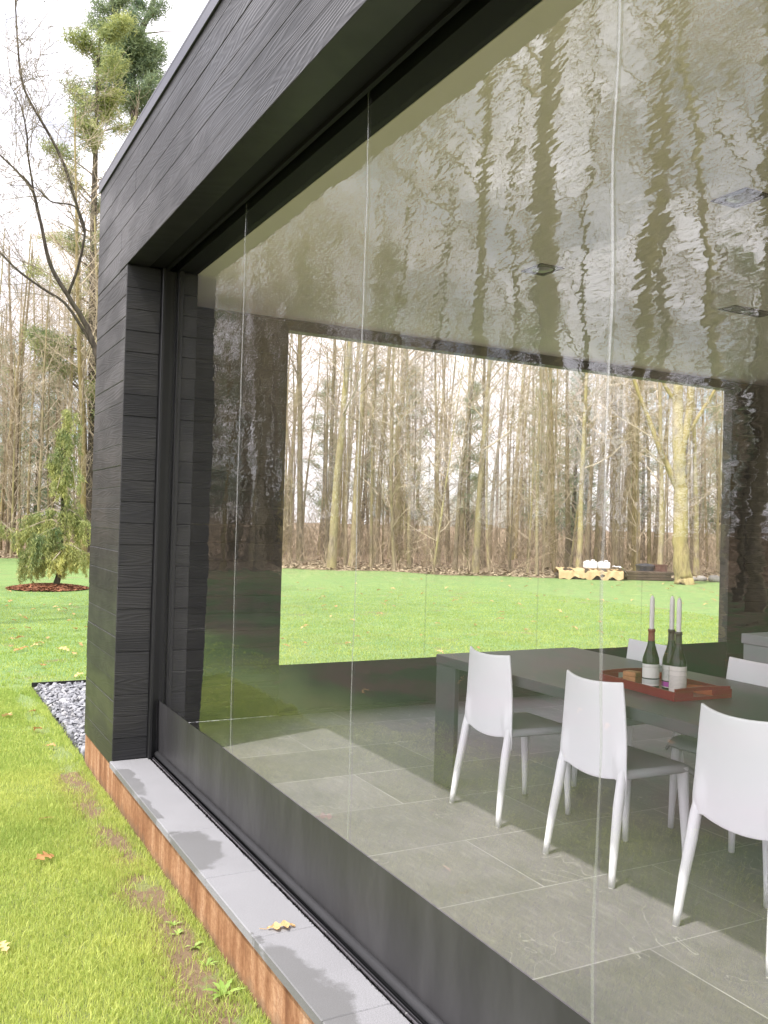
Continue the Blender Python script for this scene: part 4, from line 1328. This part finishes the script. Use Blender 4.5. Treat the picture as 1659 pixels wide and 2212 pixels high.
# bare bending tree at the left, partly behind the corner post
b1 = gpt(238, 1300); D1 = b1.x * FWD.x + b1.y * FWD.y
bt = empty('bending_tree', b1); tag(bt, 'bare crooked tree with long arching limbs rising left of the corner post', 'tree')
q = lambda x, y: rel(bt, x, y, D1)
custom_tree(bt, [([q(238, 1304), q(236, 1200), q(232, 1000), q(222, 860), q(212, 780), q(200, 740), q(182, 695), q(148, 640), q(110, 575), q(92, 500), q(70, 410), q(36, 370), q(0, 335), q(-40, 300)], [0.0930, 0.1116, 0.0698, 0.0628, 0.0581, 0.0558, 0.0512, 0.0465, 0.0395, 0.0326, 0.0279, 0.0232, 0.0186, 0.0070]),
                 ([q(205, 755), q(178, 710), q(140, 655), q(95, 625), q(40, 585), q(0, 545), q(-40, 500)], [0.0349, 0.0326, 0.0288, 0.0256, 0.0232, 0.0209, 0.0093]),
                 ([q(145, 640), q(168, 580), q(182, 515), q(180, 480), q(160, 445), q(110, 435), q(75, 405), q(20, 400)], [0.0326, 0.0270, 0.0232, 0.0195, 0.0163, 0.0139, 0.0093, 0.0046]),
                 ([q(182, 500), q(140, 360), q(100, 280), q(60, 210), q(45, 160), q(38, 90), q(34, 20), q(30, -60)], [0.0279, 0.0302, 0.0279, 0.0256, 0.0232, 0.0186, 0.0139, 0.0046]),
                 ([q(72, 410), q(60, 330), q(58, 290), q(45, 230), q(20, 180)], [0.0232, 0.0186, 0.0163, 0.0116, 0.0056])], 'bark_pine', 'twig_dark', 8, ntw=9, tw=(0.8, 2.0))


# white pines
def needles(mb_v, mb_t, p, n, L, spread, rnd, t0):
    for k in range(n):
        d = Vector((rnd.gauss(0, 1), rnd.gauss(0, 1), rnd.gauss(0.35, 0.8))).normalized()
        o = p + Vector((rnd.gauss(0, spread), rnd.gauss(0, spread), rnd.gauss(0, spread * .6)))
        s = d.orthogonal().normalized() * 0.019; s.rotate(Matrix.Rotation(rnd.uniform(0, 6.28), 3, d))
        e = o + d * L * rnd.uniform(.7, 1.2)
        mb_v += [(o.x - s.x, o.y - s.y, o.z - s.z), (o.x + s.x, o.y + s.y, o.z + s.z), (e.x, e.y, e.z)]
        mb_t.append(min(1, max(0, t0 + rnd.gauss(0, .14))))


def pine(seed, base, H, R0, f0, nb, bl, label, mat='needles', name='pine_tree', trunk_pts=None, limbs=(), tuft=12, npt=38, group=None):
    rnd = random.Random(seed)
    root = empty(name, base); tag(root, label, 'tree', group)
    n = 16
    if trunk_pts is None:
        pts, _ = wander((0, 0, -0.15), (rnd.gauss(0, .012), rnd.gauss(0, .012), 1), H, n, R0, 0.015, 0.03, rnd)
    else: pts = trunk_pts; n = len(pts) - 1
    rad = [R0 * (1.2 if i == 0 else 1 - 0.85 * (i / n)) for i in range(n + 1)]
    m = MB(); m.tube(pts, rad, 9, False)
    for lp, lr in limbs: m.tube(lp, lr, 7, False)
    m.build('trunk', M['bark_pine'], root, True)
    c = MB(); V = []; T = []
    src = [(pts, rad, nb, f0, 1.0)] + [(lp, lr, max(6, nb // 4), 0.15, 0.7) for lp, lr in limbs]
    for (PP, RR, NB, ff, sc_) in src:
        nn = len(PP) - 1
        for k in range(NB):
            f = ff + (1 - ff) * (k + rnd.random()) / NB
            i = min(int(f * nn), nn - 1); q0 = PP[i].lerp(PP[i + 1], f * nn - i)
            a = rnd.uniform(0, 6.28); e = rnd.uniform(1.15, 1.6) - 0.5 * f
            d = Vector((math.cos(a) * math.sin(e), math.sin(a) * math.sin(e), math.cos(e)))
            L = rnd.uniform(*bl) * (1.1 - 0.65 * f) * sc_
            bp, _ = wander(q0, d, L, 5, 0.03, 0.10, 0.07, rnd)
            c.tube(bp, [max(0.006, min(RR[i] * .35, 0.05) * (1 - .85 * j / 5)) for j in range(6)], 4, False, 0.2)
            if rnd.random() < 0.16: continue
            t0 = 0.22 + 0.5 * max(0, rnd.gauss(0.35, 0.4))
            for j in range(tuft):
                g = rnd.uniform(0.35, 1.0) * 5; ii = min(int(g), 4); qq = bp[ii].lerp(bp[ii + 1], g - ii)
                sd_ = Vector((rnd.gauss(0, 1), rnd.gauss(0, 1), rnd.gauss(0.2, .4))).normalized() * rnd.uniform(0.05, 0.42) * L * 0.5
                e2 = qq + sd_
                c.tube([qq, e2], [0.008, 0.005], 3, False, 0.3)
                for s_ in (0.6, 1.0): needles(V, T, qq.lerp(e2, s_), npt, 0.22, 0.22, rnd, t0 + rnd.gauss(0, .08))
    c.build('branches', M['twig_dark'], root, False, attr='tint')
    V = np.array(V); F = np.arange(len(V)).reshape(-1, 3)
    np_mesh('foliage', V, F, M[mat], root, 'tint', np.array(T))
    note_kids(root)
    return root


def up_line(root, pts, D): return [rel(root, x, y, D) for x, y in pts]


b2 = place((200 - 829.5) / FPX * 38, 38)
p1 = pine(31, b2, 22.5, 0.30, 0.24, 66, (1.9, 4.2), 'yellow-green pine rising behind the corner post beside the taller dark pine')
p1.location = b2
b3 = place((288 - 829.5) / FPX * 42, 42)
rt = bpy.data.objects.new('tmp_anchor', None); rt.location = b3
tp = [Vector((0, 0, -0.2))] + up_line(rt, [(296, 900), (294, 600), (293, 400), (290, 230), (286, 150), (283, 118)], 42)
l1 = up_line(rt, [(283, 120), (275, 100), (262, 60), (248, 20), (240, -60), (245, -160)], 42)
l2 = up_line(rt, [(283, 125), (292, 95), (305, 65), (322, 30), (335, -10), (340, -120)], 42)
p2 = pine(35, b3, 19, 0.40, 0.62, 40, (1.8, 3.8), 'tall dark forked pine with blue-green needles, highest above the roof edge', 'needles_blue', trunk_pts=tp,
          limbs=[(l1, [0.24, 0.22, 0.20, 0.17, 0.13, 0.05]), (l2, [0.20, 0.18, 0.16, 0.13, 0.09, 0.04])], tuft=13, npt=40)
bpy.data.objects.remove(rt)
pp = pine(37, (0, 0, GZ), 12, 0.16, 0.12, 44, (1.0, 2.4), 'green pine standing among bare trunks in the wood', 'needles_blue', tuft=7, npt=16)
used.discard(pp.name)
for (px, dpt, s) in ((75, 44, 0.85), (140, 52, 1.0), (1235, 41, 0.72), (1275, 46, 0.85), (880, 52, 0.9), (1180, 55, 0.95), (700, 54, 0.85), (1010, 50, 0.8), (1390, 53, 0.9), (780, 60, 1.0), (1560, 50, 0.9), (20, 55, 1.0)):
    plant(pp, place((px - 829.5) / FPX * dpt, dpt), s, group='green pines among the bare trees of the wood')
for (a_, r_) in ((-20, 36), (-33, 36), (-47, 35), (-12, 40), (-17.5, 39), (-23.5, 37)):
    plant(pp, bear(a_, r_), rng.uniform(0.9, 1.2), group='green pines among the bare trees of the wood')

# big trees on the open lawn to the left (their mirror images cross the screen)
for (mx_, D_, s, tl2) in ((1195, 15.5, 1.35, 1), (1385, 20.0, 1.1, 3), (1020, 19.0, 1.0, 5), (1560, 17.0, 0.9, 0), (880, 21.5, 0.9, 4), (1640, 21.0, 1.0, 1)):
    d = ray(mx_, 1106); k = D_ / math.hypot(d.x, d.y)
    plant(tall[tl2], (2 * VX - d.x * k, d.y * k, GZ), s, 'bare tree standing out on the lawn left of the pavilion', 'trees on the lawn left of the pavilion')

for (mx_, D_, s, tl2) in ((1290, 19.0, 1.75, 0), (1480, 22.0, 1.9, 2), (1110, 21.0, 1.6, 2), (1600, 24.0, 1.8, 0), (960, 24.0, 1.6, 2)):
    d = ray(mx_, 1106); k = D_ / math.hypot(d.x, d.y)
    plant(thin[tl2], (2 * VX - d.x * k, d.y * k, GZ), s, 'many-branched young bare tree on the lawn left of the pavilion', 'trees on the lawn left of the pavilion')

# ------------------------------------------------------------------ weeping conifer
wb = gpt(116, 1272); DW = wb.x * FWD.x + wb.y * FWD.y
wc = empty('weeping_conifer', wb); tag(wc, 'drooping green weeping conifer on a ring of red mulch', 'tree')
rnd = random.Random(51)
q = lambda x, y, dd=0.0: rel(wc, x, y, DW + dd)
tr_ = [q(118, 1274), q(128, 1240), q(131, 1200), q(133, 1140), q(136, 1080), q(139, 1020), q(142, 960), q(145, 910), q(147, 888)]
m = MB(); m.tube(tr_, [0.085, 0.062, 0.052, 0.046, 0.04, 0.034, 0.026, 0.018, 0.008], 8, False); m.build('trunk', M['bark_pine'], wc, True)
V = []; T = []; br_ = MB()


def hang(p, L, t0, width=0.05):
    """one drooping spray of scaly foliage hanging from p"""
    n = int(12 + L * 38)
    sway = Vector((rnd.gauss(0, .05), rnd.gauss(0, .05), 0))
    for k in range(n):
        f = k / n
        o = p + Vector((0, 0, -L * f)) + sway * f * L * 3
        for j in range(4):
            d = Vector((rnd.gauss(0, .7), rnd.gauss(0, .7), -1.0)).normalized()
            s = d.orthogonal().normalized(); s.rotate(Matrix.Rotation(rnd.uniform(0, 6.28), 3, d)); s *= 0.010
            oo = o + Vector((rnd.gauss(0, width), rnd.gauss(0, width), 0)) * (1 - .6 * f)
            e = oo + d * rnd.uniform(.05, .12)
            V.extend([tuple(oo - s), tuple(oo + s), tuple(e)]); T.append(min(1, max(0, t0 + 0.25 * f + rnd.gauss(0, .13))))


def limb(px0, py0, path, drop, t0, dd=0.0, dens=9):
    pts = [q(px0, py0)] + [q(x, y, dd * (i + 1) / len(path)) for i, (x, y) in enumerate(path)]
    br_.tube(pts, [0.022 * (1 - .7 * i / (len(pts) - 1)) for i in range(len(pts))], 5, False, 0.5)
    for k in range(dens):
        f = rnd.uniform(.15, 1) * (len(pts) - 1); i = min(int(f), len(pts) - 2)
        p_ = pts[i].lerp(pts[i + 1], f - i) + Vector((rnd.gauss(0, .08), rnd.gauss(0, .08), rnd.gauss(0, .03)))
        hang(p_, rnd.uniform(*drop), t0 + rnd.gauss(0, .1))


limb(147, 890, [(150, 884), (153, 890)], (.25, .55), .45, 0, 7)
limb(145, 920, [(140, 925), (136, 945)], (.3, .7), .25, .15, 8)
limb(144, 930, [(152, 935), (160, 960)], (.3, .7), .25, -.1, 7)
limb(142, 975, [(128, 965), (118, 985), (110, 1010)], (.3, .75), .25, .2, 13)
limb(141, 985, [(150, 990), (158, 1010), (163, 1050)], (.3, .7), .3, -.2, 9)
limb(139, 1030, [(130, 1030), (124, 1055)], (.3, .6), .45, -.25, 8)
limb(137, 1060, [(150, 1060), (160, 1085), (170, 1110)], (.35, .7), .4, .2, 10)
limb(135, 1105, [(112, 1100), (90, 1105), (62, 1112), (50, 1135)], (.3, .65), .3, .3, 20)
limb(134, 1115, [(150, 1100), (168, 1112), (185, 1130)], (.4, .8), .45, .1, 15)
limb(134, 1135, [(112, 1122), (88, 1128), (60, 1140), (30, 1150), (4, 1128), (-14, 1140)], (.25, .55), .45, -.2, 24)
limb(133, 1150, [(120, 1140), (95, 1150), (72, 1165)], (.5, .95), .2, -.4, 20)
limb(133, 1165, [(115, 1160), (90, 1170), (60, 1180), (42, 1195)], (.4, .8), .3, .4, 20)
limb(132, 1185, [(145, 1175), (160, 1180), (176, 1190)], (.35, .7), .5, -.2, 12)
limb(131, 1205, [(110, 1200), (80, 1210), (55, 1225)], (.2, .45), .5, -.5, 16)
limb(130, 1215, [(150, 1205), (185, 1195), (215, 1190)], (.3, .5), .65, .3, 12)
limb(131, 1190, [(128, 1195), (112, 1212)], (.25, .5), .75, -.6, 9)
br_.build('branches', M['twig'], wc, False, attr='tint')
V = np.array(V); np_mesh('foliage', V, np.arange(len(V)).reshape(-1, 3), M['cedar'], wc, 'tint', np.array(T))
# mulch ring at its foot
n = 2600
r_ = 0.88 * np.sqrt(npr.random(n)); a = npr.uniform(0, 6.28, n)
hx, hy = wb.x - 0.12 + r_ * np.cos(a), wb.y + r_ * np.sin(a)
zz = GZ + 0.10 * np.clip(1 - (r_ / 0.9) ** 2, 0, 1)
L_ = npr.uniform(0.03, 0.08, n); b_ = npr.uniform(0, 6.28, n); wv_ = npr.uniform(0.008, 0.02, n)
ux, uy = np.cos(b_), np.sin(b_)
qv = []
for (s1, s2) in ((-1, -1), (1, -1), (1, 1), (-1, 1)):
    qv.append(np.stack([hx + s1 * ux * L_ - s2 * uy * wv_, hy + s1 * uy * L_ + s2 * ux * wv_, zz + 0.012 + npr.uniform(-0.004, 0.022, n)], -1))
V = np.stack(qv, 1).reshape(-1, 3)
mu = np_mesh('mulch', V, np.arange(4 * n).reshape(-1, 4), M['mulch'], attr='tint', vals=npr.random(n)); tag(mu, 'reddish bark mulch round the foot of the weeping conifer', 'mulch', kind='stuff')
m = MB(); m.lathe([(0.001, 0.10), (0.4, 0.082), (0.7, 0.045), (0.92, -0.02)], (wb.x - 0.12, wb.y, GZ), 40)
mbd = m.build('mulch_mound', M['log'], None, True); tag(mbd, kind='structure')

# ------------------------------------------------------------------ things at the edge of the wood
def lump(mb, c, rx, ry, rz, seed, nu=14, nv=9, amp=0.25, val=0.5):
    def fn(u, v):
        a = u * 2 * math.pi; b2 = (v - 0.5) * math.pi
        d = Vector((math.cos(a) * math.cos(b2), math.sin(a) * math.cos(b2), math.sin(b2)))
        k = 1 + amp * mnoise.noise(d * 2.0 + Vector((seed, seed * 1.7, 0)))
        return (c[0] + d.x * rx * k, c[1] + d.y * ry * k, c[2] + d.z * rz * k)
    mb.grid(fn, nu, nv, val)


wp = gpt(1275, 1251); DP = wp.x * FWD.x + wp.y * FWD.y
ROT = R(-29)
lp = empty('log_pile', wp, ROT); tag(lp, 'low pile of dark split logs under a tan tarpaulin', 'log pile')
r = random.Random(61)
k = 0
for row in range(2):
    for i in range(9 - row):
        x = -1.05 + i * 0.235 + row * 0.11 + r.uniform(-.05, .05); z = 0.09 + row * 0.16 + r.uniform(-.03, .03); rad_ = r.uniform(.07, .125)
        m = MB(); 
        m.tube([(x, -0.30 + r.uniform(-.15, .10), z + r.uniform(-.03, .03)), (x + r.uniform(-.04, .04), 0.1, z + r.uniform(-.01, .01)), (x, 0.5, z)], [rad_, rad_ * 1.04, rad_], 9, True)
        m.build('log', M['log'], lp)
tpz = empty('tarpaulin', (wp.x, wp.y, GZ), ROT)
tag(tpz, 'crumpled tan tarpaulin thrown over the log pile', 'tarpaulin')
def tarp(u, v):
    x = -1.17 + 2.2 * u; y = -0.42 + 0.98 * v
    ed = min(v, 1 - v) * 2
    z = 0.345 + 0.04 * mnoise.noise(Vector((x * 3, y * 3, 1))) + 0.05 * mnoise.noise(Vector((x * 8, y * 6, 4)))
    if v < 0.30: z -= (0.30 - v) * 1.0 * (1 + 0.7 * mnoise.noise(Vector((x * 4, 0, 9)))); y = -0.46 + (v - 0.12) * 0.3 + 0.05 * mnoise.noise(Vector((x * 7, v * 3, 2)))
    if v > 0.85: z -= (v - 0.85) * 1.2
    return (x, y, z)
m = MB(); m.grid(tarp, 60, 26); o = m.build('sheet', M['tarp'], tpz, True)
for (dx, w_, h_, lb) in ((0.0, 0.23, 0.25, 'white plastic container on the tan tarpaulin, left of the pair'), (0.47, 0.20, 0.24, 'white plastic container on the tan tarpaulin, right of the pair')):
    pos = wp + RGT * dx + FWD * 0.05
    jg = empty('plastic_container', (pos.x, pos.y, GZ + 0.365), ROT); tag(jg, lb, 'container', 'white containers on the log pile')
    m = MB(); m.box(-w_, w_, -0.14, 0.14, 0, h_, b=0.04); m.build('body', M['white_jug'], jg)
    m = MB(); m.lathe([(0.05, h_ - 0.002), (0.05, h_ + 0.035), (0.001, h_ + 0.036)], (-w_ * 0.4, 0, 0), 12); m.build('cap', M['white_jug'], jg)
    m = MB(); m.tube([(w_ * .1, 0, h_ - .01), (w_ * .15, 0, h_ + .045), (w_ * .6, 0, h_ + .045), (w_ * .65, 0, h_ - .01)], [.014] * 4, 6); m.build('handle', M['white_jug'], jg)
pos = wp + RGT * 1.0 - FWD * 0.1
wb_ = empty('white_sheet', (pos.x, pos.y, GZ), ROT); tag(wb_, 'white plastic sheet hanging over the right end of the log pile', 'sheet')
m = MB(); m.grid(lambda u, v: (-0.22 + 0.42 * u, 0.25 - 0.55 * v, 0.46 + 0.05 * mnoise.noise(Vector((u * 4, v * 4, 0))) - 0.30 * max(0, u - 0.55) * (1 + v)), 12, 12); m.build('cloth', M['white_jug'], wb_, True)
# second, lower pile of old timber, bins and rubble
pos = wp + RGT * 2.05 + FWD * 0.3
sp2 = empty('timber_pile', (pos.x, pos.y, GZ), ROT); tag(sp2, 'low heap of grey-brown old timber right of the tarpaulin', 'timber pile')
for i in range(9):
    m = MB(); z = 0.06 + (i % 3) * 0.10; y = -0.25 + (i // 3) * 0.22
    m.box(-0.85 + r.uniform(-.1, .1), 0.85 + r.uniform(-.1, .1), y, y + 0.18, z - 0.05, z + 0.04, b=0.012); m.build('plank', M['log'], sp2)
pos = wp + RGT * 2.15 + FWD * 0.9
bn = empty('dark_bin', (pos.x, pos.y, GZ)); tag(bn, 'squat dark plastic bin behind the old timber heap', 'bin')
m = MB(); m.lathe([(0.001, 0.0), (0.27, 0.0), (0.31, 0.45), (0.335, 0.452), (0.335, 0.49)], sides=24); m.build('body', M['bin_dark'], bn, False)
m = MB(); m.lathe([(0.34, 0.488), (0.34, 0.51), (0.2, 0.55), (0.001, 0.57)], sides=24); m.build('lid', M['bin_dark'], bn, True)
pos = wp + RGT * 2.68 + FWD * 0.9
bn = empty('brown_barrel', (pos.x, pos.y, GZ)); tag(bn, 'rusty brown barrel beside the dark bin, left of the mossy tree', 'barrel')
m = MB(); m.lathe([(0.001, 0.0), (0.24, 0.0), (0.25, 0.03), (0.245, 0.2), (0.26, 0.22), (0.245, 0.24), (0.25, 0.5), (0.262, 0.52), (0.24, 0.525), (0.235, 0.40), (0.001, 0.39)], sides=24); m.build('body', M['bin_brown'], bn, False)
m = MB(); m.lathe([(0.255, 0.505), (0.268, 0.51), (0.268, 0.53), (0.250, 0.535)], sides=24); m.build('rim', M['bin_brown'], bn, False)
for i, (dx, df, s) in enumerate(((3.75, 0.6, .13), (3.9, 0.75, .09), (4.1, 0.7, .16), (4.45, 0.4, .2), (4.75, 0.5, .15), (5.05, 0.3, .22), (5.3, 0.45, .15), (1.35, 0.75, .12), (1.6, 0.8, .14))):
    pos = wp + RGT * dx + FWD * df
    m = MB(); lump(m, (0, 0, s * .5), s * 1.3, s, s * .7, i * 3.1); o = m.build('stone', M['stone'], None, True); o.location = (pos.x, pos.y, GZ)
    tag(o, 'pale rough stone lying at the edge of the wood near the mossy tree', 'stone', 'pale stones at the edge of the wood')
